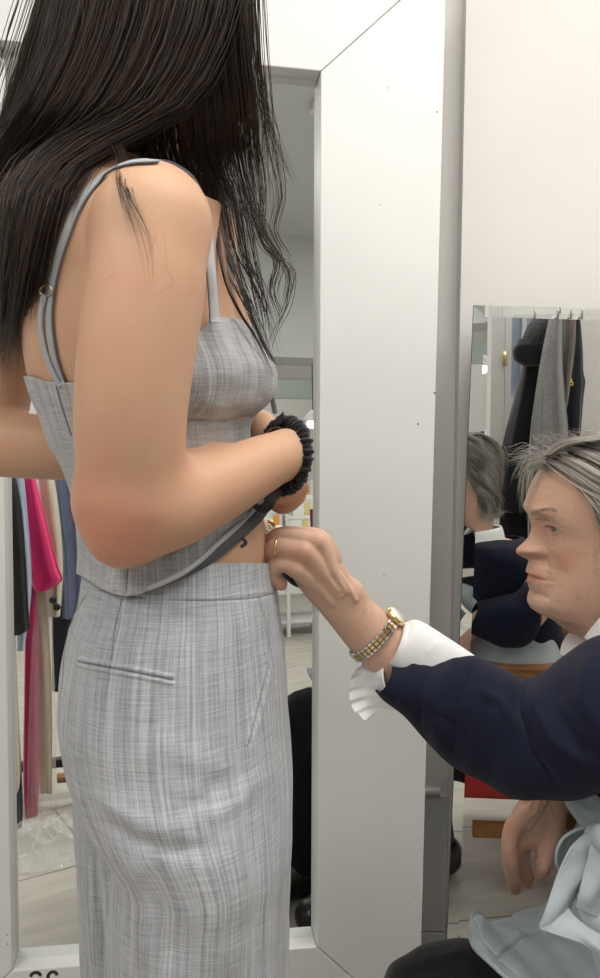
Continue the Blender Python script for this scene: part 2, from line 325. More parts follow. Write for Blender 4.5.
# ------------------------------------------------------------------ hair strands
class Hair:
    def __init__(s): s.V = []; s.F = []; s.T = []; s.n = 0
    def strand(s, pts, r, k=3):
        n = len(pts); T = np.gradient(pts, axis=0); T /= np.linalg.norm(T, axis=1)[:, None]+1e-9
        N = np.cross(T, A([.3, -.9, .2])); N /= np.linalg.norm(N, axis=1)[:, None]+1e-9; B = np.cross(T, N)
        tp = np.clip((1-np.linspace(0, 1, n))*4, .12, 1)[:, None]; rr = r*tp
        ring = np.stack([pts+(N*math.cos(a)+B*math.sin(a))*rr for a in np.arange(k)*2*math.pi/k], 1)
        s.T.append(np.full(n*k, rng.uniform())); s.V.append(ring.reshape(-1, 3)); s.F.append(gridF(n, k, True)+s.n); s.n += n*k
    def clump(s, guide, n, w0, w1, r=.00035, seg=22, wave=.004, fly=.05, depth=1.0, trim=.25):
        """guide: 3D points; w0,w1 spread at root and tip (or list)"""
        G = spline(guide, seg); t = np.linspace(0, 1, seg); W = herm(np.linspace(0, 1, len(w0)), A(w0, float), t) if isinstance(w0, (list, tuple)) else w0+(w1-w0)*t
        for i in range(n):
            a = rng.uniform(0, 2*math.pi); q = math.sqrt(rng.uniform(0, 1)); f = 1+(rng.uniform(0, 1) < fly)*rng.uniform(.3, 1.6)
            o = A([math.cos(a)*q, math.sin(a)*q*depth, 0])*f; ph = rng.uniform(0, 6.28, 3); am = wave*rng.uniform(.2, 1)
            P = G+o*W[:, None]+np.stack([np.sin(t*rng.uniform(4, 9)+ph[0])*am, np.sin(t*6+ph[1])*am, np.sin(t*5+ph[2])*am*.5], 1)*t[:, None]
            e = int(seg*(1-rng.uniform(0, trim))); s.strand(P[:max(e, 4)], r*rng.uniform(.6, 1.3))
    def build(s, name, m, parent): return mesh(name, np.concatenate(s.V), np.concatenate(s.F), m, parent, attrs={'tone': np.concatenate(s.T)})
EXPO = -0.58
# ================================================================== MIRRORS AND ROOM
def unit(v): v = A(v, float); return v/np.linalg.norm(v)
class Mir:
    def __init__(s, yaw, lean, px, py, Y):
        y = math.radians(yaw); l = math.radians(lean); s.n = A([-math.sin(y)*math.cos(l), -math.cos(y)*math.cos(l), math.sin(l)]); s.p = at(px, py, Y)
    def on(s, px, py, e=0.0):            # where the pixel's ray meets the plane moved e towards the camera
        D = ray(px, py); t = ((s.p+s.n*e-CAM)@s.n)/(D@s.n); return CAM+D*t[..., None]
    def see(s, px, py, y0):              # where the reflected ray reaches the upright plane y = y0
        D = ray(px, py); P = s.on(px, py); R = D-2*(D@s.n)[..., None]*s.n; return P+R*((y0-P[..., 1])/R[..., 1])[..., None]
    def seez(s, px, py, z0):
        D = ray(px, py); P = s.on(px, py); R = D-2*(D@s.n)[..., None]*s.n; return P+R*((z0-P[..., 2])/R[..., 2])[..., None]
M1 = Mir(-9, 3, 175, 489, 1.45); M2 = Mir(2.5, 1.5, 540, 600, 1.56)
m_wall = mat('wall_paint', (.67, .655, .63), .7, noise=(3, .02), bump=(60, .05))
m_wallb = mat('far_wall_paint', (.62, .61, .585), .8, noise=(2, .03))
m_ceil = mat('ceiling_paint', (.55, .57, .57), .9, noise=(2, .03))
m_white = mat('white_gloss_paint', (.69, .70, .69), .42, noise=(5, .025), bump=(14, .06))
m_base = mat('baseboard_paint', (.50, .50, .49), .4, noise=(5, .05))
m_glass = mat('mirror_glass', (.86, .88, .87), .008, 1.0)
m_black = mat('black_plastic', (.015, .015, .016), .4)
m_metal = mat('brushed_steel', (.55, .55, .54), .3, 1.0)
m_wood = mat('varnished_wood', (.26, .115, .035), .35, noise=(14, .3, (1, 8, 8)), bump=(50, .1))
def tile_floor():
    m = bpy.data.materials.new('grey_vinyl_tile'); m.use_nodes = True; nt = m.node_tree; b = nt.nodes['Principled BSDF']; b.inputs['Roughness'].default_value = .45
    tc = nd(nt, 'ShaderNodeTexCoord'); mp = nd(nt, 'ShaderNodeMapping'); mp.inputs['Rotation'].default_value = (0, 0, .25); nt.links.new(tc.outputs['Object'], mp.inputs[0])
    br = nd(nt, 'ShaderNodeTexBrick', Scale=1.0, offset=0.5); br.inputs['Color1'].default_value = (.50, .475, .42, 1); br.inputs['Color2'].default_value = (.45, .43, .385, 1); br.inputs['Mortar'].default_value = (.16, .15, .14, 1)
    br.inputs['Mortar Size'].default_value = .003; br.inputs['Brick Width'].default_value = .9; br.inputs['Row Height'].default_value = .45; nt.links.new(mp.outputs[0], br.inputs[0])
    n = nd(nt, 'ShaderNodeTexNoise', Scale=4.0, Detail=6.0); m2 = nd(nt, 'ShaderNodeMapping'); m2.inputs['Scale'].default_value = (1, 5, 1); nt.links.new(mp.outputs[0], m2.inputs[0]); nt.links.new(m2.outputs[0], n.inputs[0])
    mx = nd(nt, 'ShaderNodeMix', data_type='RGBA', blend_type='MULTIPLY'); mx.inputs[0].default_value = .8
    cr = nd(nt, 'ShaderNodeMapRange'); cr.inputs['From Min'].default_value = .3; cr.inputs['From Max'].default_value = .7; cr.inputs['To Min'].default_value = .72; cr.inputs['To Max'].default_value = 1.05; nt.links.new(n.outputs[0], cr.inputs[0])
    nt.links.new(br.outputs[0], mx.inputs[6]); nt.links.new(cr.outputs[0], mx.inputs[7]); nt.links.new(mx.outputs[2], b.inputs['Base Color']); return m
m_floor = tile_floor()
def struct(name, mb, m, parent=None, **kw):
    o = mb.build(name, m, parent, smooth=False, **kw)
    if parent is None: o['kind'] = 'structure'
    return o
X0, X1, Y0, Y1, ZC = -2.6, 2.6, -5.2, 1.695, 3.0
struct('floor', MB().box(((X0+X1)/2, (Y0+Y1)/2, -.05), (X1-X0+.4, Y1-Y0+.4, .1)), m_floor)
struct('ceiling', MB().box(((X0+X1)/2, (Y0+Y1)/2, ZC+.05), (X1-X0+.4, Y1-Y0+.4, .1)), m_ceil)
struct('wall_back', MB().box(((X0+X1)/2, Y1+.05, 1.5), (X1-X0+.4, .1, 3.0)), m_wall)
xe = at(462, 200, 1.655)[0]
struct('wall_back_panel', MB().box(((xe+X1)/2, 1.655+.020, 1.5), (X1-xe-.002, .038, 2.998)), m_wall)
struct('wall_left', MB().box((X0-.05, (Y0+Y1)/2, 1.5), (.1, Y1-Y0, 3.0)), m_wallb)
struct('wall_right', MB().box((X1+.05, (Y0+Y1)/2, 1.5), (.1, Y1-Y0, 3.0)), m_wallb)
struct('wall_front', MB().box(((X0+X1)/2, Y0-.05, 1.5), (X1-X0+.4, .1, 3.0)), m_wallb)
zb = at(437, 787, 1.70)[2]; zj = at(437, 925, 1.70)[2]
bb = MB().box(((X0+xe)/2, 1.685, (zb+zj)/2-.004), (xe-X0, .018, zb-zj-.012)).box(((X0+xe)/2, 1.682, zj/2), (xe-X0, .022, zj-.004))
bb.tube([(X0, 1.680, zb), (at(438, 787, 1.70)[0], 1.680, zb)], .011, 12)
struct('baseboard_back', bb, m_base)
bulk = M1.see(290, 356, -2.9)
struct('trim_1', MB().box((0, -2.95-.2, (bulk[2]+ZC)/2), (X1-X0, .4, ZC-bulk[2])), m_ceil)     # dropped bulkhead across the ceiling
# ---- ceiling lights
m_em = bpy.data.materials.new('lamp_diffuser'); m_em.use_nodes = True
e = m_em.node_tree.nodes['Principled BSDF']; e.inputs['Emission Color'].default_value = (1, .965, .92, 1); e.inputs['Emission Strength'].default_value = 6.0
def lamp(x, y, sx, sy, W, z=ZC, lab='', col=(1, .965, .915)):
    t = empty('ceiling_light', (x, y, z), lab, 'ceiling light', 'flush panel lights on the ceiling')
    MB().box((x, y, z-.02), (sx+.06, sy+.06, .035)).build('light_frame', m_white, t, smooth=False)
    MB().box((x, y, z-.04), (sx, sy, .01)).build('diffuser', m_em, t, smooth=False)
    ld = bpy.data.lights.new('panel_glow', 'AREA'); ld.shape = 'RECTANGLE'; ld.size = sx; ld.size_y = sy; ld.energy = W; ld.color = col
    l = bpy.data.objects.new('panel_glow', ld); link(l, t); l.location = (0, 0, -.05)
lamp(.3, .3, 1.2, .6, 27, lab='white flush panel light on the ceiling just above the fitting spot')
lamp(1.5, -.6, 1.2, .6, 34, lab='white flush panel light on the ceiling above the hanging coats')
lamp(-1.7, -.6, 1.2, .6, 38, lab='white flush panel light on the ceiling above the garment rack side')
lamp(-.95, -2.1, 1.2, .6, 30, lab='white flush panel light on the ceiling in front of the bulkhead')
lamp(-.6, -4.2, 1.2, .6, 30, lab='white flush panel light on the ceiling beyond the bulkhead', )
lamp(1.6, -4.2, .5, .5, 16, lab='small square panel light on the ceiling beyond the bulkhead')
lamp(1.5, .75, 1.2, .6, 26, lab='added white panel light on the ceiling, brightening the wall strip and seated woman')  # extra panel, added to brighten the dark wall strip beside the framed mirror
w = bpy.data.worlds.new('world'); bpy.context.scene.world = w; w.use_nodes = True
w.node_tree.nodes['Background'].inputs[0].default_value = (.9, .93, 1, 1); w.node_tree.nodes['Background'].inputs[1].default_value = .4
# ---- big white framed mirror
FI = [(-3, 40), (321, 71), (317, 947), (12, 971)]; FO = [(-135, -78), (447, -42), (419, 1037), (-100, 1078)]
t = empty('framed_mirror', (.1, 1.42, 0), 'large floor mirror in a wide white mitred wooden frame, behind the standing woman', 'mirror')
ff = .034
I = [M1.on(*p, ff) for p in FI]; O = [M1.on(*p, ff) for p in FO]
low = min(o[2] for o in O[2:])
for o in (O[2], O[3]): o += (o-I[0])*0
n1 = M1.n
for k in range(4):
    a, b, c, d = O[k], O[(k+1) % 4], I[(k+1) % 4], I[k]
    g = unit(b-a)*.0006
    MB().prism([a+g, b-g, c-g, d+g], -n1*.062).build('frame_rail', m_white, t, smooth=False, bevel=.0022)
cI = sum(I)/4
G = [cI+(p-cI)*1.03-n1*ff for p in I]
MB().prism(G, -n1*.005).build('mirror_pane', m_glass, t, smooth=False)
mk = MB()
for pts in ([(30.5, 977), (32, 974), (35, 972.6), (38.5, 973), (41, 976)], [(49, 980), (48, 976), (50, 973), (53, 971.8), (56, 973), (57, 975.5)]):
    mk.tube(spline([M1.on(x, y, ff+.0003) for x, y in pts], 16), [.0020]+[.0030]*14+[.0020], 8, flat=(n1, .15))
mk.build('painted_mark', m_black, t)
# chips on the frame
m_chip = mat('chip', (.09, .085, .08), .8)
for x, y, rx, ry in ((434.5, 393, 1.2, 3), (418, 424, 1.2, 1.4), (437, 112, 1, .5), (380, 205, .6, .6), (384, 575, .7, .7), (415, 897, .6, 1.3), (421, 850, .5, .8), (424, 860, .6, .6), (420, 905, .5, .5), (388, 88, .7, .7), (7, 935, .8, .6), (7.5, 944, .8, .6)):
    MB().lathe(M1.on(x, y, ff-.0002), [(pm(rx, 1.45), 0), (pm(rx, 1.45)*.7, .0007)], 8, n1).build('paint_chip', m_chip, t)
# ---- bevelled frameless mirror on the right
t = empty('bevelled_mirror', (.75, 1.56, 0), 'frameless mirror with a faceted glass edge leaning on the wall behind the seated woman', 'mirror')
EO = [(474, 305), (700, 312), (690, 1100), (441, 1085)]
Q = [M2.on(*p, -.001) for p in EO]; c = sum(Q)/4; bw = .022
def inset(Q, w):
    R = []
    for i in range(4):
        a, b, d = Q[i-1], Q[i], Q[(i+1) % 4]; u = unit(a-b); v = unit(d-b); R.append(b+(u+v)*w/np.linalg.norm(np.cross(u, v)))
    return R
IN = [p-M2.n*.0002 for p in inset(Q, bw)]; Q2 = [p-M2.n*.0012 for p in Q]; BK = [p-M2.n*.009 for p in Q2]
MB().add(IN+[p-M2.n*.004 for p in IN], [(0, 3, 2, 1), (4, 5, 6, 7)]).build('mirror_pane', m_glass, t, smooth=False)
MB().add(Q2+IN+BK, [(i, 4+i, 4+(i+1) % 4, (i+1) % 4) for i in range(4)]+[]).build('bevelled_edge', m_glass, t, smooth=False)
MB().add([p-M2.n*.0004 for p in Q2]+BK, [(0, 1, 2, 3), (7, 6, 5, 4)]+[(4+i, i, (i+1) % 4, 4+(i+1) % 4) for i in range(4)]).build('backing', m_black, t, smooth=False)
for nm, pA, pB, y_, mt in (('trim_2', 357, 378, -3.6, m_wallb), ('trim_3', 380, 398, -4.3, mat('pale_green_glazing', (.46, .52, .50), .25))):
    za = M1.see(300, pA, y_)[2]; zc = M1.see(300, pB, y_)[2]; struct(nm, MB().box((0, y_-.06, (za+zc)/2), (X1-X0, .12, za-zc)), mt)
# ================================================================== YOUNG WOMAN
m_skin = skin('skin_light_tan', (.565, .355, .23), (.58, .24, .16), bump=.12)
m_skin2 = skin('skin_older', (.56, .345, .25), (.56, .19, .12), spots=.35, bump=.5, rough=.5)
m_lin = linen('grey_blue_linen', (.175, .185, .21), (.56, .58, .61))
m_lin2 = linen('grey_linen_bodice', (.18, .19, .205), (.56, .57, .585), wv=.8)
m_lining = linen('dark_twill_lining', (.03, .032, .036), (.13, .135, .145), 1.6)
m_pipe = linen('pale_binding', (.25, .27, .29), (.5, .53, .56))
m_dark = mat('dark_piping_cloth', (.12, .13, .145), .9)  # plain dark cloth of the strap piping
m_hair = hairmat('dark_brown_hair', (.011, .0075, .006), (.075, .047, .031), .38, .5, 1.8)
m_hairt = mat('brown_hair_ends', (.035, .021, .014), .36, spec=.5, noise=(25, .4))
yg = empty('person', (at(178, 560, .88)[0], .88, 0), 'young woman seen from behind with long dark hair, grey linen camisole and matching trousers', 'person')
TOR = Loft([(215, 52, 235, .885, .13), (260, 22, 238, .885, .15), (300, 16, 244, .885, .15), (350, 22, 258, .885, .148), (380, 28, 262, .885, .142), (400, 36, 258, .885, .135), (430, 50, 250, .885, .122),
            (460, 63, 249, .885, .114), (482, 72, 251, .885, .112), (520, 80, 263, .885, .118), (545, 86, 269, .885, .122), (570, 88, 268, .885, .124), (600, 86, 268, .885, .130), (650, 76, 274, .885, .145), (720, 76, 276, .875, .145), (790, 105, 268, .87, .12), (830, 120, 255, .87, .11)])
def S(px, py, Y, r): return (at(px, py, Y), r)      # joint: place and radius in metres
f = Field((-.50, .60, .62), (.20, 1.20, 1.66), .0034)
TOR.field(f, 215, 830, 60, 0, .02)
nk = at(128, 95, .89)
f.chain([S(150, 221, .75, .042), S(118, 210, .82, .042), S(80, 208, .95, .045), S(55, 218, 1.02, .046)], .018)
f.cone(at(128, 140, .88), at(140, 55, .885), .054, .054, .03)
f.ell(at(110, 250, .87), (.085, .13, .09), .035)
f.ell(at(90, 290, .79), (.05, .035, .09), .04)
f.ell(at(154, 224, .725), (.048, .044, .050), .02)
f.chain([S(151, 226, .72, .0475), S(147, 280, .713, .0505), S(137, 350, .708, .0505), S(131, 410, .708, .049), S(130, 462, .715, .0475), S(128, 508, .722, .0425)], .018)
f.cone(at(126, 515, .725), at(121, 541, .72), .037, .0215, .03)
f.chain([S(134, 500, .73, .045), S(165, 504, .742, .043), S(200, 493, .762, .0375), S(235, 478, .785, .0325), S(262, 464, .805, .0285), S(278, 457, .82, .0262)], .025)
f.ell(at(288, 452, .832), (.016, .022, .024), .012)
# hand hidden beyond the wrist, gripping the lifted hem
f.chain([S(284, 460, .84, .021), S(288, 478, .865, .02), S(284, 486, .885, .02)], .012)
def fing(f, pts, k=.004): f.chain([S(*p) for p in pts], k)
fing(f, [(298, 476, .872, .0085), (302, 488, .880, .008), (293, 498, .884, .0075), (279, 495, .886, .007)])
fing(f, [(300, 482, .888, .0085), (297, 499, .896, .008), (287, 504, .898, .0075), (274, 498, .898, .007)])
fing(f, [(296, 484, .902, .008), (294, 502, .908, .008), (281, 508, .910, .0075), (270, 500, .908, .007)])
fing(f, [(288, 478, .86, .009), (278, 492, .868, .0085), (268, 502, .876, .0075)])
# far arm
f.chain([S(30, 225, 1.03, .050), S(10, 300, 1.03, .047), S(0, 370, 1.02, .044), S(-14, 428, 1.01, .043), S(-18, 442, 1.0, .04)], .02)
f.chain([S(-18, 442, 1.0, .041), S(40, 447, .99, .040), S(110, 449, 1.0, .037), S(200, 437, 1.02, .028), S(240, 430, 1.01, .024)], .014)
f.chain([S(240, 430, 1.01, .024), S(260, 428, .99, .022), S(268, 440, .97, .02)], .01)
for i in range(4): fing(f, [(262+i*2, 430+i*8, .975-i*.006, .009), (276, 440+i*9, .95-i*.006, .008), (270, 452+i*9, .93, .007)])
# bust
V, Fq = f.surf(); V = smooth_mesh(V, Fq, 2)
# legs and feet below the trousers' hem of view
g = Field((-.42, .66, -.01), (.12, 1.14, .84), .007)
hipc = TOR.par(A(720.))[0]
for sy, yy in ((0, .80), (1, .97)):
    hx = -.10 if sy == 0 else -.16; g.chain([((hx, yy, .80), .075), ((hx+.015, yy, .50), .055), ((hx-.005, yy, .30), .054), ((hx-.02, yy, .09), .037)], .02)
    g.ell((hx+.035, yy, .035), (.12, .042, .034), .02)
g.F = np.maximum(g.F, -g.ax[2][None, None, :].astype(np.float32)+.003)
V2, F2 = g.surf(); V2 = smooth_mesh(V2, F2, 1)
# head (out of frame above, hidden by the hair)
def head(prof, back, wid, C, yaw, eyes=None, pitch=0, lips=.5, old=False, nz=230, nph=300, noseW=.010):
    """prof: (z, x front, x face plane) rows; returns world vertices, faces, colour masks, eye centres"""
    prof = A(sorted(prof), float); back = A(sorted(back), float); wid = A(sorted(wid), float)
    zs = np.linspace(prof[0, 0], prof[-1, 0], nz); xf = np.interp(zs, prof[:, 0], prof[:, 1]); xb = herm(prof[:, 0], prof[:, 2], zs)
    ker = A([1, 2, 1])/4; xf = np.convolve(np.pad(xf, 1, 'edge'), ker, 'valid'); g_ = np.exp(-np.linspace(-2.5, 2.5, 41)**2/1.2)[(40-min(40, nz//5))//2:] ; g_ = g_[:len(g_)-(40-min(40, nz//5))//2]; g_ = g_/g_.sum(); hw = len(g_)//2; xs_ = np.convolve(np.pad(xb, hw, 'edge'), g_, 'same')[hw:-hw]; xb = np.where(zs > -.112, np.minimum(xs_, xb+.003), xb); bk = herm(back[:, 0], back[:, 1], zs); w = herm(wid[:, 0], wid[:, 1], zs)
    u = np.linspace(-1, 1, nph+1)[:-1]; ph = math.pi*np.sign(u)*np.abs(u)**1.45      # dense at the front
    cx = .012+0*zs; cx = np.minimum(cx, xb-.02); cs, sn = np.cos(ph)[None], np.sin(ph)[None]
    Af = (xb-cx)[:, None]; Ab = (cx-bk)[:, None]; e = 2.25
    x = cx[:, None]+np.where(cs > 0, Af*np.abs(cs)**(2/e), -Ab*np.abs(cs)); y = w[:, None]*np.sign(sn)*np.abs(sn)**np.where(cs > 0, 2/e, 1.); z = zs[:, None]+0*x; ay = np.abs(y)
    G = lambda zc, sz, yc, sy: np.exp(-((z-zc)/sz)**2-((ay-yc)/sy)**2)
    fr = sstep(.1, .5, cs)+0*x
    p = (xf-xb)[:, None]; nose = np.exp(-((z+.022)/.018)**2)
    sy = .0080+.0062*np.exp(-((z+.033)/.010)**2)+.015*sstep(-.044, -.055, z)+.02*sstep(.006, .02, z)+.010*sstep(-.085, -.10, z)
    x = x+p*np.exp(-(ay/sy)**2.4)*fr
    x = x+fr*(.0035*G(.019, .007, .026, .016)-.0045*G(-.001, .013, .030, .015)+.003*G(-.030, .014, .040, .014)+.0035*G(-.0335, .0065, .0135, .0045)-.003*G(-.055, .02, .045, .012))
    y = y+np.sign(y)*fr*(.004*G(-.031, .007, .012, .006))                       # wings of the nose
    x = x-fr*.005*G(-.0405, .0028, .008, .0045)                                     # nostrils
    mw = .024; x = x-fr*(.0022*np.exp(-((z+.0655+ay*.05)/.0016)**2)*sstep(mw+.004, mw-.004, ay))
    red = np.clip(.8*lips*np.exp(-((z+.066)/.0075)**2)*sstep(mw+.001, mw-.006, ay)*fr+.38*G(-.034, .010, 0, .013)*fr+.3*G(-.035, .02, .045, .02)*fr, 0, 1)
    EC = []
    ex, ey, ez, er = eyes
    rr2 = (ay-ey)**2+(z-ez)**2; R = er+.0016
    lid = ex+np.sqrt(np.maximum(R*R-rr2, 0)); inn = rr2 < (R*.96)**2
    x = np.where(inn & (x < lid) & (fr > 0), lid, x)
    hgt = .0036*np.sqrt(np.maximum(1-((ay-ey)/.0125)**2, 0)); top = ez-.0003+hgt*.75; bot = ez-.0008-hgt*.9
    ap = (z < top) & (z > bot) & (fr > 0) & (np.abs(ay-ey) < .0124); x = np.where(ap, x-.0040, x)
    x = x-fr*.0012*np.exp(-((z-(ez+.0085-((ay-ey)/.03)**2*.02))/.0012)**2)*sstep(.019, .012, np.abs(ay-ey))
    dark = np.clip(.28*np.exp(-((z-(ez+.0165-((ay-.024)/.03)**2*.009))/.0032)**2)*sstep(.024, .012, np.abs(ay-.029))*fr, 0, 1)
    dark = np.maximum(dark, .45*np.exp(-((z-top)/.0008)**2)*(np.abs(ay-ey) < .0125)*fr)
    if old:
        def crease(line, d, wd):
            L = A(line, float); dd, t, _ = seg_dist(ay, z, L); return d*np.exp(-(dd/wd)**2)*np.clip(np.minimum(t, 1-t)*6, 0, 1)*fr
        x = x-crease([(.014, -.036), (.022, -.046), (.028, -.062), (.030, -.072)], .0020, .0038)
        x = x-crease([(.029, -.070), (.031, -.082), (.029, -.092)], .0010, .0045)
        x = x-crease([(.018, -.012), (.028, -.018), (.040, -.015)], .0008, .0024)-crease([(.018, -.017), (.028, -.024), (.043, -.021)], .0007, .0026)
        for a in (-.004, .001, .006): x = x-crease([(.046, a), (.056, a*2.2)], .0004, .0016)
        for zz in (.036, .045, .054): x = x-.00025*np.exp(-((z-zz-.002*np.sin(ay*90))/.0013)**2)*fr*sstep(.05, .03, ay)
        for q in ((.034, -.060, .044, -.100), (.042, -.045, .055, -.085)): x = x-crease([q[:2], q[2:]], .0007, .005)
        x = x+fr*.003*G(-.088, .012, .038, .012)
    P = np.stack([x, y, z], -1); cy, sy_ = math.cos(yaw), math.sin(yaw); cp, sp = math.cos(pitch), math.sin(pitch)
    Rm = A([[cy, -sy_, 0], [sy_, cy, 0], [0, 0, 1]])@A([[cp, 0, sp], [0, 1, 0], [-sp, 0, cp]])
    W = lambda q: np.asarray(q)@Rm.T+A(C)
    F = gridF(nz, nph, True)[:, ::-1]; Vv = P.reshape(-1, 3); n = len(Vv)
    Vv = np.r_[Vv, [[cx[-1], 0, zs[-1]+.001]]]; top_i = n; capF = [(((nz-1)*nph+j), top_i, ((nz-1)*nph+(j+1) % nph)) for j in range(nph)]
    capF = [(a, c, b, b) for a, b, c in capF]
    return W(Vv), F, np.r_[red.ravel(), 0], np.r_[dark.ravel(), 0], [W((ex, s*ey, ez)) for s in (1, -1)], W, Rm, capF
PROF0 = [(-.20, .015, .015), (-.15, .018, .018), (-.128, .024, .024), (-.118, .060, .058), (-.112, .076, .070), (-.10, .082, .074), (-.088, .079, .076), (-.076, .083, .077), (-.070, .086, .077), (-.066, .082, .077), (-.060, .087, .077), (-.050, .085, .077), (-.041, .087, .077), (-.036, .103, .077),
         (-.029, .108, .077), (-.018, .098, .077), (0, .087, .079), (.012, .089, .084), (.03, .092, .090), (.06, .085, .085), (.085, .066, .066), (.102, .035, .035), (.108, .015, .015)]
BACK = [(-.20, -.075), (-.12, -.078), (-.07, -.083), (0, -.098), (.05, -.09), (.085, -.06), (.102, -.02), (.108, .005)]
WID = [(-.20, .056), (-.15, .054), (-.118, .056), (-.09, .060), (-.06, .066), (0, .072), (.04, .073), (.07, .062), (.095, .034), (.108, .006)]
hc = at(160, -65, .885)
HV, HF, hr, hd, ec, HW, HR, HCp = head(PROF0, BACK, WID, hc, math.radians(8), (.070, .031, 0, .012), math.radians(14), .8, nz=110, nph=140)
def joinp(parts, attrs):
    Vs, Fs, n = [], [], 0
    for v, f_ in parts: Vs.append(v); Fs.append(np.asarray(f_)+n); n += len(v)
    return np.concatenate(Vs), np.concatenate(Fs), {k: np.concatenate(a) for k, a in attrs.items()}
r0 = .8*np.exp(-(np.linalg.norm(V-at(115, 525, .70), axis=1)/.05)**2)+.25*np.exp(-(np.linalg.norm(V-at(290, 490, .87), axis=1)/.035)**2)
z2 = np.zeros(len(V2))
BV, BF, BA = joinp([(V, Fq), (V2, F2), (HV, HF)], {'red': [r0, z2, hr], 'dark': [0*r0, z2, hd]})
body = mesh('body', BV, BF, m_skin, yg, attrs=BA)
def bvh(V, F): return BVHTree.FromPolygons([Vector(v) for v in V], [tuple(int(i) for i in f_) for f_ in F])
BT = bvh(V, Fq)
def hit(px, py, off=0.0, T=None, Yd=.8):
    d = ray(px, py); d = d/np.linalg.norm(d); h = (T or BT).ray_cast(Vector(CAM), Vector(d))
    if h[0] is None: return at(px, py, Yd), -d
    n = A(h[1]); n = n if n@d < 0 else -n
    return A(h[0])+n*off, n
def eyeset(parent, centers, R, fwd, r, iris):
    for c in centers:
        e_ = MB().lathe(c, [(r*math.sin(a), r*math.cos(a)) for a in np.linspace(.02, 3.12, 18)], 24, fwd).build('eye', mat('shaded_eye_white', (.40, .36, .33), .2), parent)
        MB().lathe(c, [(r*1.015*math.sin(a), r*1.015*math.cos(a)) for a in np.linspace(.01, .52, 6)], 24, fwd).build('iris', mat('iris_'+iris[0], iris[1], .12), e_)
        e_.children[0].location = (0, 0, 0)
def eyeset(parent, centers, fwd, r, iris):
    for c in centers:
        MB().lathe(c, [(r*math.sin(a), r*math.cos(a)) for a in np.linspace(.02, 3.12, 18)], 24, fwd).build('eye', mat('shaded_eye_white', (.40, .36, .33), .2), parent)  # white of the eye darkened in its colour to stand for shade
        MB().lathe(c, [(r*1.012*math.sin(a), r*1.012*math.cos(a)) for a in np.linspace(.01, .56, 6)], 24, fwd).build('iris', mat('iris_brown', iris, .12), parent)
eyeset(yg, ec, HR@A([1, 0, 0]), .012, (.05, .03, .02))
# ---- trousers: hip and near leg in one loft, far leg in another
HIP = Loft([(520, 85, 270, .885, .120), (545, 85.5, 271, .885, .126), (562, 85, 272, .885, .131), (580, 81, 274.5, .885, .139), (594, 78, 277, .885, .146), (610, 72, 279.5, .885, .153), (657, 61, 286, .885, .165), (686, 58, 288.5, .883, .17), (720, 61, 291, .878, .172), (753, 69, 294, .866, .168), (787, 84, 295, .848, .155), (810, 97, 295, .832, .14), (835, 110, 294, .822, .13),
            (870, 108.5, 292, .815, .122), (920, 107, 290.5, .812, .12), (978, 109, 290, .81, .12), (1150, 112, 288, .81, .125), (1470, 108, 296, .81, .135)])
FAR = Loft([(700, 100, 250, .97, .10), (760, 78, 255, .975, .12), (802, 75.5, 262, .98, .125), (831, 76, 262, .98, .125), (874, 79, 262, .98, .125), (922, 81, 262, .98, .125), (978, 83.5, 262, .98, .125), (1100, 88, 260, .98, .125), (1350, 92, 262, .98, .13)])
def loftmesh(L, q0, q1, nq, nphi, off, lines, far=False, e=2.2, top=None, bot=None, ext=None):
    u = np.linspace(0, 1, nphi+1)[:-1]; phi = np.where(u < .7, (u/.7)*math.pi*1.1-.05*math.pi, 1.05*math.pi+(u-.7)/.3*math.pi*.9)
    s = np.linspace(0, 1, nq)[:, None]; q = q0+(q1-q0)*s+0*phi[None]; PH = phi[None]+0*q
    P = L.pt(q, PH, off, e)
    if top is not None:                    # follow a drawn upper and lower edge
        for _ in range(5):
            px, py = proj(P); tg = top(px)+(bot(px)-top(px))*s; q = q+(tg-py)*.9; P = L.pt(q, PH, off, e)
    N = gnormal(P, True); c = P.mean(axis=1, keepdims=True)
    sg = np.sign(np.sum(N*(P-c)*A([1, 1, 0]), -1).mean()); N = N*sg; w = facing(P, N)
    P = press(P, N, lines, w)
    if ext is not None: P = ext(P, N, w)
    uvU = np.cumsum(np.linalg.norm(np.diff(P, axis=1, prepend=P[:, :1]), axis=-1), axis=1); uvU = uvU.mean(axis=0)[None]+0*q
    return P, N, np.stack([uvU, P[..., 2]], -1).reshape(-1, 2)
creases = [([(86, 796), (98, 812), (116, 828), (140, 842), (175, 852), (225, 846)], -.0032, 9), ([(95, 792), (120, 812), (150, 826), (195, 830)], .0026, 11),
           ([(110, 835), (118, 880), (125, 978)], .002, 8), ([(150, 850), (165, 900), (172, 978)], -.003, 10), ([(205, 840), (215, 900), (222, 978)], .003, 12), ([(245, 820), (255, 900), (258, 978)], -.0025, 10),
           ([(225, 770), (205, 800), (170, 812)], -.0025, 9), ([(262, 770), (240, 800), (205, 822)], .0025, 9), ([(130, 850), (140, 900), (146, 970)], .003, 9), ([(150, 730), (190, 760), (240, 768)], .002, 14),
           ([(240, 610), (236, 680), (228, 740)], .0012, 8), ([(190, 610), (188, 650)], -.001, 7)]
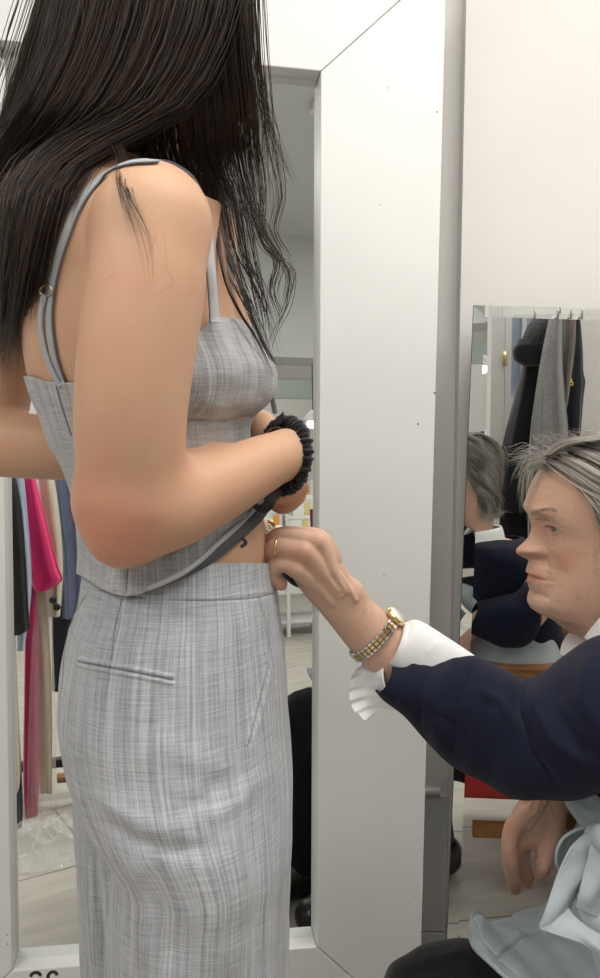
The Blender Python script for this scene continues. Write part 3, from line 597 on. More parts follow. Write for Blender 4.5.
seams = [([(94, 586), (107, 591), (129, 595.5), (165, 600), (209, 601), (240, 600), (257, 598), (279, 592.5)], -.0014, 1.1, 1), ([(94, 584), (129, 593), (209, 598.5), (279, 590)], .0007, 1.5, 1),
         ([(88, 594), (73, 618), (65, 650), (62, 690), (64, 740), (72, 770)], -.0013, 1.0, 1), ([(122, 598), (115, 630), (111, 661)], -.001, 1.0, 1),
         ([(80, 659), (120, 666), (172, 676.5)], .0016, 1.8, 1), ([(80, 665), (120, 673), (172, 683)], .0016, 1.8, 1), ([(80, 662), (120, 669.5), (172, 680)], -.003, 1.0, 1), ([(78, 658), (79, 664)], -.001, 1.0, 1), ([(172, 676), (171.5, 685)], -.001, 1.0, 1),
         ([(258.5, 599), (263, 620), (268, 645), (268, 668), (262, 695), (254, 725), (249, 745)], -.0034, 1.1, 1), ([(256, 601), (260, 622), (265, 646), (265, 667), (259, 694), (251, 724), (246, 744)], .0013, 1.8, 1), ([(262, 601), (267, 621), (272, 646), (272, 669), (266, 697), (258, 727)], .0008, 1.6, 1)]
def fine(P, N, w):                       # small cloth unevenness
    x, y, z = P[..., 0], P[..., 1], P[..., 2]; d = .0007*np.sin(z*38+x*60)*np.sin(x*75+1)+.0005*np.sin(z*95+x*40+2)*np.sin(x*50-z*30)+.0012*np.sin(z*14+3)*np.sin(x*34+z*6)
    return P+N*d[..., None]
# rows concentrated where the picture shows them
def rows(L, qs, nphi, off, lines, ext=fine, e=2.2):
    u = np.linspace(0, 1, nphi+1)[:-1]; phi = np.where(u < .72, (u/.72)*math.pi*1.1-.05*math.pi, 1.05*math.pi+(u-.72)/.28*math.pi*.9)
    q = qs[:, None]+0*phi[None]; P = L.pt(q, phi[None]+0*q, off, e)
    for _ in range(4): q = q+(qs[:, None]-proj(P)[1])*.9; P = L.pt(q, phi[None]+0*q, off, e)
    N = gnormal(P, True); c = P.mean(axis=1, keepdims=True)
    N = N*np.sign(np.sum(N*(P-c)*A([1, 1, 0]), -1).mean()); w = facing(P, N); P = ext(press(P, N, lines, w), N, w)
    uu = np.cumsum(np.linalg.norm(np.diff(P, axis=1, prepend=P[:, :1]), axis=-1), axis=1).mean(axis=0)[None]+0*q
    return P, N, np.stack([uu, P[..., 2]], -1).reshape(-1, 2)
qs = np.r_[np.arange(563, 990, .9), np.linspace(1000, 1470, 30)]
P1, N1, U1 = rows(HIP, qs, 430, -.0022, creases+seams)
qf = np.r_[np.arange(700, 990, 3), np.linspace(1000, 1350, 24)]
P2, N2, U2 = rows(FAR, qf, 180, .0, [([(80, 800), (88, 860), (96, 978)], .003, 5), ([(92, 810), (98, 880), (104, 978)], -.004, 5), ([(84, 830), (90, 900)], -.002, 3), ([(100, 830), (104, 880)], .003, 4)])
n = P1.shape[0]*P1.shape[1]
TV = np.r_[P1.reshape(-1, 3), P2.reshape(-1, 3)]; TF = np.r_[gridF(P1.shape[0], P1.shape[1], True), gridF(P2.shape[0], P2.shape[1], True)+n]
tr = mesh('trousers', TV, TF, m_lin, yg, uv=np.r_[U1, U2+A([.7, .3])], solid=.0018, offset=0)
TT = bvh(TV, TF)
def stitches(name, path, T, m, parent, step=2.6, ln=1.7, r=.00045, off=.0012):
    p = spline([(x, y, 0) for x, y in path], 400); L = np.r_[0, np.cumsum(np.hypot(*np.diff(p[:, :2], axis=0).T))]; mb = MB(); s = 0
    while s < L[-1]-ln:
        a = [hit(np.interp(q, L, p[:, 0]), np.interp(q, L, p[:, 1]), off, T)[0] for q in (s, s+ln/2, s+ln)]; mb.tube(a, r, 4); s += step
    return mb.build(name, m, parent)
m_thread = mat('grey_thread', (.10, .11, .13), .8)
stitches('seam_stitching', [(258.5, 602), (263, 620), (267, 645), (267, 668), (261, 695), (253, 725), (248.5, 742)], TT, mat('twisted_thread', (.42, .44, .46), .8), tr, 2.2, 1.9, .0009, .0012)['kind'] = 'stuff'
stitches('dart_stitching', [(122, 599), (115, 630), (111, 660)], TT, m_thread, tr, 3.0, 1.8)['kind'] = 'stuff'
stitches('back_stitching', [(87, 596), (73.5, 618), (66, 650), (63.5, 690)], TT, m_thread, tr, 3.0, 1.8)['kind'] = 'stuff'
# ---- camisole
CAMI = Loft([(300, 16, 246, .885, .152), (350, 22, 264, .885, .152), (365, 24, 271, .885, .15), (380, 29, 273, .885, .148), (395, 34, 270, .885, .142), (405, 38, 263, .885, .137), (414, 42, 253, .885, .131), (424, 46, 247.5, .885, .126), (440, 52, 247, .885, .121),
             (460, 64, 249, .885, .118), (482, 74, 252, .885, .119), (520, 82, 262, .885, .125), (560, 83, 270, .885, .137), (600, 80, 272, .885, .148), (620, 78, 274, .885, .15)])
top = lambda px: np.interp(px, [10, 27, 44, 66, 90, 130, 160, 180, 192, 202, 212, 222, 234, 246, 256, 268, 275], [377, 376, 381, 383, 385, 385, 378, 364, 350, 334, 319, 317, 319, 322, 331, 352, 366])
bot = lambda px: np.interp(px, [60, 83, 100, 112, 125, 140, 160, 185, 215, 240, 262, 275], [564, 576, 588, 593, 596.5, 594, 586, 571, 549, 522, 497, 488])
cl = [([(58, 384), (66, 418), (72, 434)], -.001, 1.0, 1), ([(240, 500), (190, 545), (150, 572)], .004, 9), ([(128, 560), (126, 594)], -.001, 1.0, 1), ([(180, 421), (222, 421), (252, 417)], -.0032, 1.8, 1), ([(190, 405), (225, 408), (262, 398)], .003, 9), ([(60, 430), (76, 436)], -.001, 1.0, 1),
      ([(214, 322), (228, 348), (240, 388)], .001, 12), ([(198, 425), (200, 452)], .0012, 3), ([(210, 426), (214, 456)], -.0012, 3), ([(225, 426), (226, 446)], .0012, 3), ([(238, 425), (240, 448)], -.001, 3), ([(110, 575), (118, 592)], .002, 5)]
P3, N3, U3 = loftmesh(CAMI, 380, 560, 230, 420, .004, cl, e=2.05, top=top, bot=bot, ext=fine)
cami = mesh('camisole', P3.reshape(-1, 3), gridF(P3.shape[0], P3.shape[1], True), m_lin2, yg, uv=U3, solid=.0016, offset=0)
CT = bvh(P3.reshape(-1, 3), gridF(P3.shape[0], P3.shape[1], True))
stitches('seam_stitching', [(57, 386), (66, 418), (72, 436)], CT, m_thread, cami, 2.8, 1.8)['kind'] = 'stuff'
stitches('hem_stitching', [(128, 566), (126, 592)], CT, m_thread, cami, 2.8, 1.8)['kind'] = 'stuff'
def ribbon(pts3, nrm, w, th=.0016, wdir=None):
    """flat band along points; nrm = normals; w = half width (metres)"""
    P = A(pts3); n = len(P); T = np.gradient(P, axis=0); T /= np.linalg.norm(T, axis=1)[:, None]; Nn = A(nrm); B = np.cross(T, Nn); B /= np.linalg.norm(B, axis=1)[:, None]; w = np.broadcast_to(w, (n,))[:, None]
    prof = [(-1, -.5), (-1, .2), (-.8, .5), (0, .6), (.8, .5), (1, .2), (1, -.5)]
    V = np.stack([P+B*w*a+Nn*th*b for a, b in prof], 1); k = len(prof)
    mb = MB(); mb.add(V.reshape(-1, 3), gridF(n, k, True).tolist()+[tuple(range(k)), tuple((n-1)*k+j for j in range(k))[::-1]]); return mb
def strap(path, w, off, T=None, n=60, Yd=.8):
    p = spline([(x, y, 0) for x, y in path], n); H = [hit(x, y, off, T, Yd) for x, y in p[:, :2]]
    Pp = A([h[0] for h in H]); Nn = A([h[1] for h in H])
    for _ in range(6): Pp[1:-1] = (Pp[:-2]+2*Pp[1:-1]+Pp[2:])/4; Nn[1:-1] = (Nn[:-2]+2*Nn[1:-1]+Nn[2:])/4
    Nn /= np.linalg.norm(Nn, axis=1)[:, None]; return Pp, Nn
Pp, Nn = strap([(152, 163.5), (138, 163.5), (120, 168), (104, 177), (90, 190), (76, 211), (66, 236), (57, 264), (52, 290), (50, 312), (52, 340), (57, 364), (64, 383)], 0, .0022)
Pp = np.r_[spline([at(190, 178, .815), at(176, 168, .79), at(164, 163, .765), Pp[0]], 10)[:-1], Pp]; Nn = np.r_[[unit((.1, -.5, .9))]*9, Nn]
s1 = ribbon(Pp, Nn, .0041, .0022).build('strap', m_lin2, cami)
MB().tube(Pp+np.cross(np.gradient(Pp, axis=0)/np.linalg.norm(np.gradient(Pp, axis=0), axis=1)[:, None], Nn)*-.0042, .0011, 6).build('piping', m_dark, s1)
P_, N_ = strap([(48, 294), (44, 318), (47, 345), (54, 366), (63, 384)], 0, .0050, n=30)
ribbon(P_, N_, .0030, .0016).build('strap_end', m_pipe, s1)
h0, n0 = hit(49, 291, .004); B0 = unit(np.cross(n0, (0, 0, 1)))
MB().tube([h0+B0*.0072*math.cos(a)+unit(np.cross(B0, n0))*.0045*math.sin(a) for a in np.linspace(0, 6.283, 20)], .0009, 6).build('strap_slider', mat('pale_gold', (.55, .46, .30), .3, 1.0), s1)
pf = [(154, 163, .77), (172, 166, .80), (190, 178, .815), (203, 205, .815), (209, 240, .80), (211.5, 270, .775), (214, 303, .765), (215, 322, .757)]
Pf = spline([at(*p_) for p_ in pf], 40); s2 = ribbon(Pf, [unit((.25, -1, .1))]*40, .0042, .0022).build('strap', m_lin2, cami)
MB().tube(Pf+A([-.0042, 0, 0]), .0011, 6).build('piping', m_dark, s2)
# lifted hem: turned edge with dark lining showing under it
he = [(262, 499), (250, 513), (235, 528), (215, 546), (200, 560), (185, 571), (165, 581), (148, 588)]
hy = [hit(x, y-3, .003, CT)[0][1] for x, y in he]
E1 = spline([at(x, y, Y) for (x, y), Y in zip(he, hy)], 50)
E2 = spline([at(x, y, Y) for (x, y), Y in zip([(274, 503), (262, 520), (246, 536), (228, 551), (210, 564), (190, 575), (168, 584), (148, 590)], [y+.012 for y in hy])], 50)
g3 = np.stack([E1*(1-t)+E2*t+A([0, -.004*math.sin(t*3.14), 0]) for t in np.linspace(0, 1, 8)], 0)
mesh('lining', g3.reshape(-1, 3), gridF(8, 50), m_lining, cami, uv=np.stack([(np.arange(8)[:, None]*.003+0*np.arange(50)[None]), (np.arange(50)[None]*.003+0*np.arange(8)[:, None])], -1).reshape(-1, 2), solid=.0015)
MB().tube(E1+A([0, -.004, 0]), [.0028]*50, 8).build('hem_binding', m_pipe, cami)
MB().tube(spline([at(242, 538, hy[3]-.002), at(246, 543, hy[3]+.001), at(241, 547, hy[3]-.001)], 10), .0018, 6).build('hook', m_black, cami)
g4 = spline([at(262, 504, .80), at(268, 494, .82), at(276, 488, .85), at(282, 486, .88)], 12)
MB().tube(g4, [.011, .012, .012, .012, .012, .011, .01, .01, .009, .009, .008, .008], 10).build('gathered_hem', mat('black_lining', (.02, .02, .022), .8), cami)
MB().tube(spline([at(262, 345, .87), at(271, 375, .90), at(272, 395, .93), at(275, 412, .95)], 30), .0035, 8).build('loose_strap', m_lin2, cami)
AV = np.r_[V, P3.reshape(-1, 3)]; AT = bvh(AV, np.r_[Fq, gridF(P3.shape[0], P3.shape[1], True)+len(V)])
# ---- hair tie and bracelet on the near wrist
wc = at(284, 456, .843); wn = unit((.72, .68, -.12)); e1 = unit(np.cross(wn, (0, 0, 1))); e2 = np.cross(wn, e1)
th = np.linspace(0, 2*math.pi, 260, endpoint=False); k = 12; V_ = []
for t_ in th:
    d_ = e1*math.cos(t_)*.034+e2*math.sin(t_)*.036; rr = .0066+.0010*math.sin(t_*23+math.sin(t_*3))+.0008*math.sin(t_*41+1); c_ = wc+d_*(1+.012*math.sin(t_*31)); u_ = unit(d_)
    for j in range(k): a_ = 2*math.pi*j/k; V_.append(c_+(u_*math.cos(a_)+wn*math.sin(a_)*1.1)*rr*(1+.09*math.sin(a_*3+t_*29)))
F_ = [(i*k+j, i*k+(j+1) % k, ((i+1) % 260)*k+(j+1) % k, ((i+1) % 260)*k+j) for i in range(260) for j in range(k)]
sc_ = mesh('hair_tie', V_, F_, cloth('black_ruffled_fabric', (.006, .006, .007), .75), yg)
mb = MB()
for a0, rr in ((-.4, 1.0), (.5, .8)):
    b_ = at(270, 424, .83); mb.add([b_, b_+A([.012, 0, .001]), at(284, 412+a0*3, .835), b_+A([.006, .004, .002])], [(0, 1, 2), (0, 2, 3), (1, 3, 2), (0, 3, 1)])
mb.build('bow_end', sc_.data.materials[0], yg, smooth=False)
MB().tube([wc-wn*.013+(e1*math.cos(t_)*.0268+e2*math.sin(t_)*.029) for t_ in np.linspace(0, 6.283, 80)], .0009, 6).build('bracelet', mat('gold', (.75, .52, .2), .25, 1.0), yg)
# ---- long dark hair
H = Hair()
def hp(px, py, Y): return at(px, py, Y)
# scalp mass (solid core) so that no light shows between strands
core = Loft([(-175, 120, 190, .885, .03), (-160, 85, 225, .885, .075), (-110, 62, 245, .885, .10), (-40, 48, 248, .885, .11), (20, 36, 246, .885, .115), (60, 26, 252, .885, .12), (95, 14, 252, .89, .12), (125, 5, 250, .90, .115), (145, 2, 240, .92, .10), (165, 2, 60, .955, .07), (185, 0, 48, .965, .06)])
q = np.linspace(-175, 185, 80)[:, None]; ph = np.linspace(0, 2*math.pi, 91)[None, :-1]; Pc = core.pt(q+0*ph, ph+0*q, -.004)
fx, fz = Pc[..., 0], Pc[..., 2]; hl = (Pc-hc)@(HR@A([1, 0, 0])); hz = (Pc-hc)[..., 2]
cF = gridF(80, 90, True); fr_ = ((hl > .055) & (np.abs(Pc[..., 1]-.885) < .062) & (hz < .05) & (hz > -.22)).ravel(); cF = cF[~fr_[cF].all(1)]      # the face stays free
hb = mesh('hair', Pc.reshape(-1, 3), cF, m_hair, yg)
def flow(b, n, w0, w1=0, r=.0004, wave=.004, fly=.04, seg=24, H=H, trim=.2, depth=1.0): H.clump(b, n, w0, w1, r, seg, wave, fly, depth, trim)
crown = at(150, -160, .885)
# back curtain: from the crown over the back of the head down the back
for i in range(26):
    s = i/25; Yv = .80+.20*s+rng.uniform(-.01, .01)
    x0 = 60-rng.uniform(0, 14); ex = rng.uniform(-14, 22); ey = rng.uniform(365, 420)
    flow([crown, at(85, -90, Yv), at(62, 0, Yv), at(44, 60, Yv+.01), at(24+rng.uniform(-8, 14), 130, .86+.12*s), at(14+rng.uniform(-8, 16), 220, .88+.1*s), at(8+ex*.5, 300, .90+.1*s), at(ex-6, ey, .92+.1*s)], 75, [.02, .022, .024, .02, .014], 0, fly=.05)
# near side: sweeping from the crown to the left over the shoulder blade
def hg(px, py, off, Yd): return hit(px, py, off, AT, Yd)[0]
for i in range(46):
    s = i/45; Yd = .80-.02*s
    flow([crown, at(90+s*130, -100, .79), at(70+s*165, -10, .765), at(52+s*163, 60, .765), at(28+s*155, 110, .765), hg(3+s*113, 149+8*s+rng.uniform(-4, 6), .014, Yd), hg(-10+s*72, 190+12*s, .014, .85), hg(-18+s*62+rng.uniform(-5, 3), 262, .010, .86), hg(-24+s*48+rng.uniform(-8, 4), 345+rng.uniform(-10, 55), .008, .87)], 55, [.018, .018, .018, .015, .011, .006], 0, fly=.05, trim=.35)
# near side falling straight down to the shoulder and disappearing behind it
for i in range(26):
    s = i/25; x1 = 120+s*130
    flow([crown, at(130+s*105, -100, .785), at(105+s*140, -10, .765), at(105+s*145, 60, .775), at(112+s*145, 120, .80), at(125+s*135, 165, .835), at(190+s*75, 215, .85), at(205+s*60, 262, .85)], 60, [.016, .018, .018, .016, .008], 0, fly=.03, trim=.25)
for i in range(30):                      # far side of the head
    s = i/29; flow([crown, at(100+s*120, -110, .985), at(75+s*150, -20, 1.012), at(62+s*165, 60, 1.012), at(50+s*170, 130, 1.005), at(35+s*185, 200, 1.0), at(20+s*200, 280, .995)], 55, [.016, .018, .018, .016, .010], 0, fly=.03, trim=.3)
# front curtain over the chest, thinning out to separate locks
for i in range(5):
    s = i/21; flow([crown, at(215+s*20, -110, .85+.05*rng.uniform()), at(235+s*14, -10, .86), at(228+s*32, 70, .86), at(212+s*55, 140, .855), at(208+s*55, 200, .85), at(213+s*50, 250, .85), at(222+s*38, 300, .84)], 45, [.014, .016, .014, .010, .003], 0, fly=.03, trim=.3)
for pts in ([(250, 120), (262, 190), (262, 230), (283, 262), (292, 285), (284, 310), (276, 330)], [(240, 150), (256, 215), (268, 250), (290, 268), (288, 300), (270, 345), (272, 372)], [(225, 180), (238, 250), (262, 300), (276, 345), (285, 378)],
            [(215, 190), (226, 260), (250, 310), (268, 350), (282, 382)], [(220, 200), (234, 262), (246, 300), (260, 350), (270, 370)], [(235, 180), (252, 260), (262, 310), (270, 350), (288, 372)], [(262, 90), (275, 150), (282, 200), (276, 230), (292, 262), (294, 292)],
            [(246, 200), (266, 235), (278, 262), (272, 290), (280, 318), (272, 350)], [(236, 200), (246, 262), (262, 300), (268, 330)]):
    flow([at(x, y, .835-.02*i/len(pts)) for i, (x, y) in enumerate(pts)], 15, [.009, .008, .006, .0045, .002], 0, r=.00034, fly=.12, trim=.3, wave=.004)
for pts in ([(255, 60), (268, 120), (280, 165), (296, 200)], [(258, 80), (275, 140), (290, 175), (300, 198)], [(250, 40), (262, 90), (274, 130), (286, 160)]):
    flow([at(x, y, .85) for x, y in pts], 7, [.004, .004, .005, .005], 0, r=.00022, fly=.2)
# thin locks lying on the shoulder
def lock(path, n, w, off=.004):
    hs = [hit(x, y, off+.0006*i, AT)[0] for i, (x, y) in enumerate(path)]
    P = [at(path[0][0]-9, path[0][1]-24, .757), at(path[0][0], path[0][1]-2, .722)]+hs[1:] if path[0][0] > 115 else [at(path[0][0]-6, path[0][1]-22, .80)]+hs
    H.clump(P, n, [w, w, w*.9, w*.6, w*.4], 0, .00022, 24, .003, .12, .3, .45)
lock([(122, 160), (126, 200), (138, 235), (145, 270), (146, 300)], 16, .005); lock([(125, 165), (135, 205), (150, 240), (153, 275), (147, 300)], 14, .003); lock([(118, 160), (124, 195), (132, 230), (140, 262)], 12, .006)
lock([(62, 215), (50, 260), (44, 300), (40, 345)], 34, .005); lock([(75, 195), (60, 235), (51, 280), (47, 310), (50, 345)], 26, .005); lock([(52, 235), (40, 280), (36, 320), (38, 360)], 30, .006); lock([(100, 160), (90, 176), (78, 205), (72, 240)], 24, .006); lock([(85, 165), (70, 195), (56, 230), (46, 275)], 44, .007)
for pts in ([(218, 250), (232, 300), (252, 345), (270, 385)], [(226, 250), (246, 300), (262, 340), (276, 372)]):
    G = [hit(x, y, .007, CT, .79)[0] for x, y in pts]; G = [at(pts[0][0]-6, pts[0][1]-60, .84), at(pts[0][0]-3, pts[0][1]-25, .82)]+G[1:]; H.clump(spline(G, 9), 14, [.004, .004, .003, .002, .001], 0, .0003, 22, .001, .1, .4, .2)
for i in range(5):
    a = rng.uniform(100, 185); b = rng.uniform(175, 280); P = [hit(a, b, .0012)[0], hit(a+rng.uniform(-10, 10), b+18, .003)[0], hit(a+rng.uniform(-18, 22), b+rng.uniform(24, 44), .0015)[0]]
    H.strand(spline(P, 12), .00007)
H.build('hair_strands', m_hair, hb)
# ================================================================== SEATED OLDER WOMAN
ow = empty('person', (at(690, 900, 1.0)[0], 1.0, 0), 'older woman with swept back grey hair, navy sweater and pale denim apron, pinching the waistband', 'person')
def L1(px, py): return ((605-px)/800, (523-py)/800)
pr = [(437, 622, 622), (441, 597, 597), (448, 571, 571), (460, 550, 550), (471, 540, 540), (485, 532, 532), (494, 528.5, 529), (504, 526.5, 527.5), (511, 526.5, 528), (517, 527, 529), (521, 528, 531), (526, 529.5, 534), (533, 527.8, 537), (537, 526, 537.5), (540, 523.8, 538), (543, 520.8, 538.5), (546, 517.4, 539), (549, 514.8, 539), (552, 514.3, 539), (554.5, 516, 539), (557, 520.5, 538.5),
      (559, 526, 538), (563, 528, 538), (568, 527, 537), (572, 525.5, 537), (574.5, 527, 536), (576, 529.5, 536), (578, 528, 536), (582, 527.5, 536), (587, 529, 536), (592, 531, 537), (598, 529.5, 537), (604, 529, 538), (610, 532, 540), (614, 538, 543), (617, 545, 547), (623, 556, 556), (629, 563, 563), (636, 575, 575), (643, 586, 586), (655, 592, 592), (700, 600, 600)]
PROF1 = [((523-y)/800, (605-x)/800, (605-xb)/800) for y, x, xb in pr]
BACK1 = [(-.222, -.095), (-.15, -.085), (-.11, -.083), (-.06, -.092), (0, -.102), (.05, -.095), (.085, -.068), (.102, -.035), (.1075, -.0215)]
WID1 = [(-.222, .068), (-.165, .060), (-.14, .060), (-.118, .063), (-.095, .069), (-.06, .075), (0, .078), (.04, .077), (.07, .066), (.095, .038), (.1075, .004)]
oc = at(605, 523, 1.0)
OV, OF_, orr, od, oec, OW_, OR, _ = head(PROF1, BACK1, WID1, oc, math.pi+.07, (.0690, .0315, -.001, .0122), 0, .75, old=True, nz=430, nph=420)
OT = bvh(OV, OF_)
m_skin2 = skin('skin_older', (.60, .40, .295), (.58, .24, .16), spots=.35, bump=.35, rough=.5)
# hands: the pinching hand, seen from its back
g = Field((at(255, 600, .86)[0], .80, at(420, 700, .9)[2]), (at(425, 600, .95)[0], .975, at(300, 515, .88)[2]), .00135)
FL = (((0, 1, 0)), .66)
g.chain([S(430, 690, .90, .030), S(405, 668, .90, .0300), S(373, 636, .90, .0300), S(350, 612, .896, .0262), S(336, 596, .892, .0252), S(322, 577, .885, .0275), S(311, 562, .880, .0265)], .006, FL)
g.ell(at(352, 592, .892), (.012, .012, .012), .014)
def fg(pts, k=.0026): g.chain([S(*p) for p in pts], k, sub=4)
fg([(330, 566, .874, .009), (317, 543, .866, .0105), (298, 538, .864, .0092), (278, 538, .868, .0090), (268, 545, .880, .0085), (270, 560, .893, .008)])          # middle
fg([(322, 572, .868, .009), (304, 552, .857, .0105), (289, 549, .854, .0092), (274, 548, .857, .0092), (268, 556, .866, .0088), (271, 568, .876, .0082)])          # ring
fg([(314, 582, .870, .009), (297, 570, .858, .0098), (284, 564, .854, .0086), (274, 567, .856, .0086), (273, 577, .861, .0080), (281, 584, .865, .0074)])          # little
fg([(334, 558, .882, .009), (319, 539, .880, .0105), (300, 535, .884, .0092), (280, 535, .892, .0088), (269, 543, .902, .008), (266, 556, .906, .0075)])          # index
fg([(330, 580, .895, .012), (312, 560, .906, .0105), (290, 560, .912, .0098), (276, 568, .905, .009), (272, 577, .896, .008)])          # thumb, beyond the fingers
for a, b, c in (((318, 541), (332, 568), (346, 592)), ((305, 550), (322, 572), (340, 596)), ((298, 568), (314, 584), (332, 604))):      # tendons
    g.chain([(at(*a, .864), .003), (at(*b, .8655), .003), (at(*c, .8735), .0022)], .006)
for pts in ([(306, 556, .857), (318, 562, .862), (325, 575, .8635), (338, 590, .871)], [(326, 552, .867), (333, 566, .8672), (342, 576, .872), (356, 600, .8765)], [(318, 562, .862), (312, 575, .8625), (322, 592, .867)]):      # veins
    g.chain([(p, .0017) for p in spline([at(*p) for p in pts], 7)], .004, sub=1)
for x, y, Y in ((317, 542, .8605), (303, 551, .850), (296, 569, .8515)): g.ell(at(x, y, Y), (.0075, .006, .0075), .006)
g.cone(at(289, 574, .84), at(286, 579, .85), .0022, .002, .003, sub=True)
GV, GF = g.surf(); GV = smooth_mesh(GV, GF, 2)
# hanging hand on the far side
h = Field((at(495, 840, 1.08)[0], 1.02, at(540, 905, 1.1)[2]), (at(600, 800, 1.2)[0], 1.22, at(560, 735, 1.1)[2]), .0016)
h.chain([S(590, 735, 1.17, .029), S(566, 765, 1.145, .027), S(550, 790, 1.13, .0262)], .006, FL)
h.chain([S(550, 788, 1.13, .0262), S(540, 808, 1.12, .031), S(533, 822, 1.115, .0335), S(529, 830, 1.11, .030)], .008, ((0, 1, 0), .5))
def hf(pts, k=.005): h.chain([S(*p) for p in pts], k, sub=4)
hf([(523, 815, 1.103, .012), (513, 828, 1.095, .0125), (509, 845, 1.09, .0108), (510, 858, 1.09, .0112), (512, 874, 1.10, .0098), (515, 889, 1.112, .0082)])
hf([(530, 820, 1.115, .012), (519, 835, 1.115, .0125), (516, 850, 1.115, .0105), (519, 866, 1.13, .0105), (527, 883, 1.145, .0085)])
hf([(538, 824, 1.125, .012), (526, 838, 1.135, .011), (521, 852, 1.14, .010), (524, 864, 1.155, .0095), (530, 876, 1.165, .008)])
hf([(542, 826, 1.135, .010), (531, 838, 1.15, .010), (525, 848, 1.155, .009), (526, 860, 1.165, .0078)])
hf([(556, 812, 1.118, .015), (554, 832, 1.108, .0135), (548, 849, 1.10, .0112), (544, 862, 1.095, .0112), (542, 872, 1.093, .0092)], .009)
for a, b in (((516, 826), (536, 796)), ((522, 826), (542, 796)), ((529, 828), (548, 798))): h.chain([(at(*a, 1.093), .003), (at(*b, 1.1045), .0025)], .007)
h.chain([(p, .0018) for p in spline([at(521, 838, 1.094), at(526, 820, 1.0935), at(536, 812, 1.0955), at(540, 795, 1.104)], 7)], .004, sub=1)
h.ell(at(544, 869, 1.083), (.0075, .003, .009), .002)
HV2, HF2 = h.surf(); HV2 = smooth_mesh(HV2, HF2, 2)
# the rest of the body, under the clothes
b = Field((.02, .72, -.01), (.92, 1.36, 1.0), .0075)
cx = at(690, 800, 1.0)[0]
b.stack([.42, .55, .68, .78, .84, .88], [cx+.03, cx+.02, cx, cx-.01, cx-.02, cx-.03], [1.0]*6, [.11, .10, .09, .08, .055, .04], [.14, .13, .11, .10, .06, .04], .02)
for Yk, kx in ((.93, 400), (1.10, 430)):
    kn = at(kx+26, 1022, Yk); b.chain([((cx+.02, Yk if Yk < 1 else 1.08, .49), .07), (kn, .044)], .02); b.chain([(kn, .044), (kn+A([.03, 0, -.2]), .045), ((kn[0]+.05, Yk, .09), .035)], .02)
    b.ell((kn[0]+.0, Yk, .04), (.09, .036, .03), .02)
b.chain([S(655, 705, .88, .045), S(560, 735, .865, .04), S(500, 725, .875, .036), S(440, 695, .89, .028)], .02)
b.chain([S(680, 690, 1.15, .05), S(640, 730, 1.18, .042), S(600, 738, 1.18, .032)], .03)
b.F = np.maximum(b.F, -b.ax[2][None, None, :].astype(np.float32)+.004)
BV2, BF2 = b.surf(); BV2 = smooth_mesh(BV2, BF2, 1); zb_ = np.zeros(len(BV2))
red1 = .30*np.exp(-(np.min([np.linalg.norm(GV-at(*p), axis=1) for p in ((317, 540, .856), (303, 551, .85), (272, 552, .85), (297, 568, .85), (280, 582, .858))], axis=0)/.011)**2)
red2 = .08+.35*np.exp(-(np.min([np.linalg.norm(HV2-at(*p), axis=1) for p in ((511, 828, 1.085), (510, 858, 1.08), (514, 889, 1.1), (542, 872, 1.085))], axis=0)/.013)**2)
BVv, BFf, BAa = joinp([(OV, np.asarray(OF_)), (GV, GF), (HV2, HF2), (BV2, BF2)], {'red': [orr, red1, red2, zb_], 'dark': [od, 0*red1, 0*red2, zb_]})
mesh('body', BVv, BFf, m_skin2, ow, attrs=BAa)
eyeset(ow, oec, OR@A([1, 0.05, 0]), .0122, (.10, .085, .07))
GT = bvh(GV, GF)
# finger nails
for c_, nn, u_, a_, b_ in ((at(541.5, 871, 1.082), (-.05, -1, -.2), (0, .2, -1), .0058, .0075),):
    MB().lathe(c_, [(.0005, .0012), (.6, .0010), (.9, .0005), (1, -.001)], 16, nn).build('tmp', None) if 0 else None
ax_ = unit(at(276, 548, .857)-at(289, 549, .854)); rc = at(277, 548, .857)
u1 = unit(np.cross(ax_, (0, 0, 1))); u2 = np.cross(ax_, u1)
MB().tube([rc+(u1*math.cos(t)+u2*math.sin(t))*.0102 for t in np.linspace(0, 6.2832, 50)], .0014, 8).build('ring', mat('ring_gold', (.85, .6, .25), .2, 1.0), ow)
# watch
wc_ = at(374, 637, .90); wa = unit(at(405, 668, .90)-at(345, 610, .896)); wu = unit(np.cross(wa, (0, 1, 0))); wv = np.cross(wa, wu); wu = wu if wu[2] > 0 else -wu
m_silver = mat('polished_silver', (.72, .70, .66), .22, 1.0); m_gold = mat('watch_gold', (.80, .60, .28), .22, 1.0)
nl = 34; rings = [(-.0046, .0033, m_silver, 'outer_link'), (0, .0040, m_gold, 'centre_link'), (.0046, .0033, m_silver, 'outer_link')]
wt = MB()
def wpos(t, ox, rr=1.0): return wc_+wa*ox+(wu*math.cos(t)*.0318+wv*math.sin(t)*.0222)*rr
for ox, ww, mm, nm in rings:
    mb = MB()
    for i in range(nl):
        t_ = 2*math.pi*(i+.5)/nl
        if abs((t_+math.pi) % (2*math.pi)-math.pi) < .35: continue
        rad = unit(wu*math.cos(t_)*.0222+wv*math.sin(t_)*.0318); tg_ = np.cross(wa, rad); ds = np.linalg.norm(wpos(t_+.1, 0)-wpos(t_-.1, 0))/.2*2*math.pi/nl
        mb.box(wpos(t_, ox, 1.045), (ww*1.08, ds*.86, .0030), R=np.stack([wa, tg_, rad], 1))
    if nm == 'outer_link' and ox < 0: watch = mb.build('watch_band', mm, ow, smooth=False, bevel=.0004)
    else: mb.build(nm, mm, watch, smooth=False, bevel=.0004)
cc = wpos(0, 0, 1.02)
wn_ = unit(wu+A([0, -.25, 0]))
case = MB().lathe(cc, [(.008, -.001), (.0125, .0005), (.0135, .003), (.0125, .0055), (.011, .006)], 32, wn_).build('watch_case', m_gold, watch)
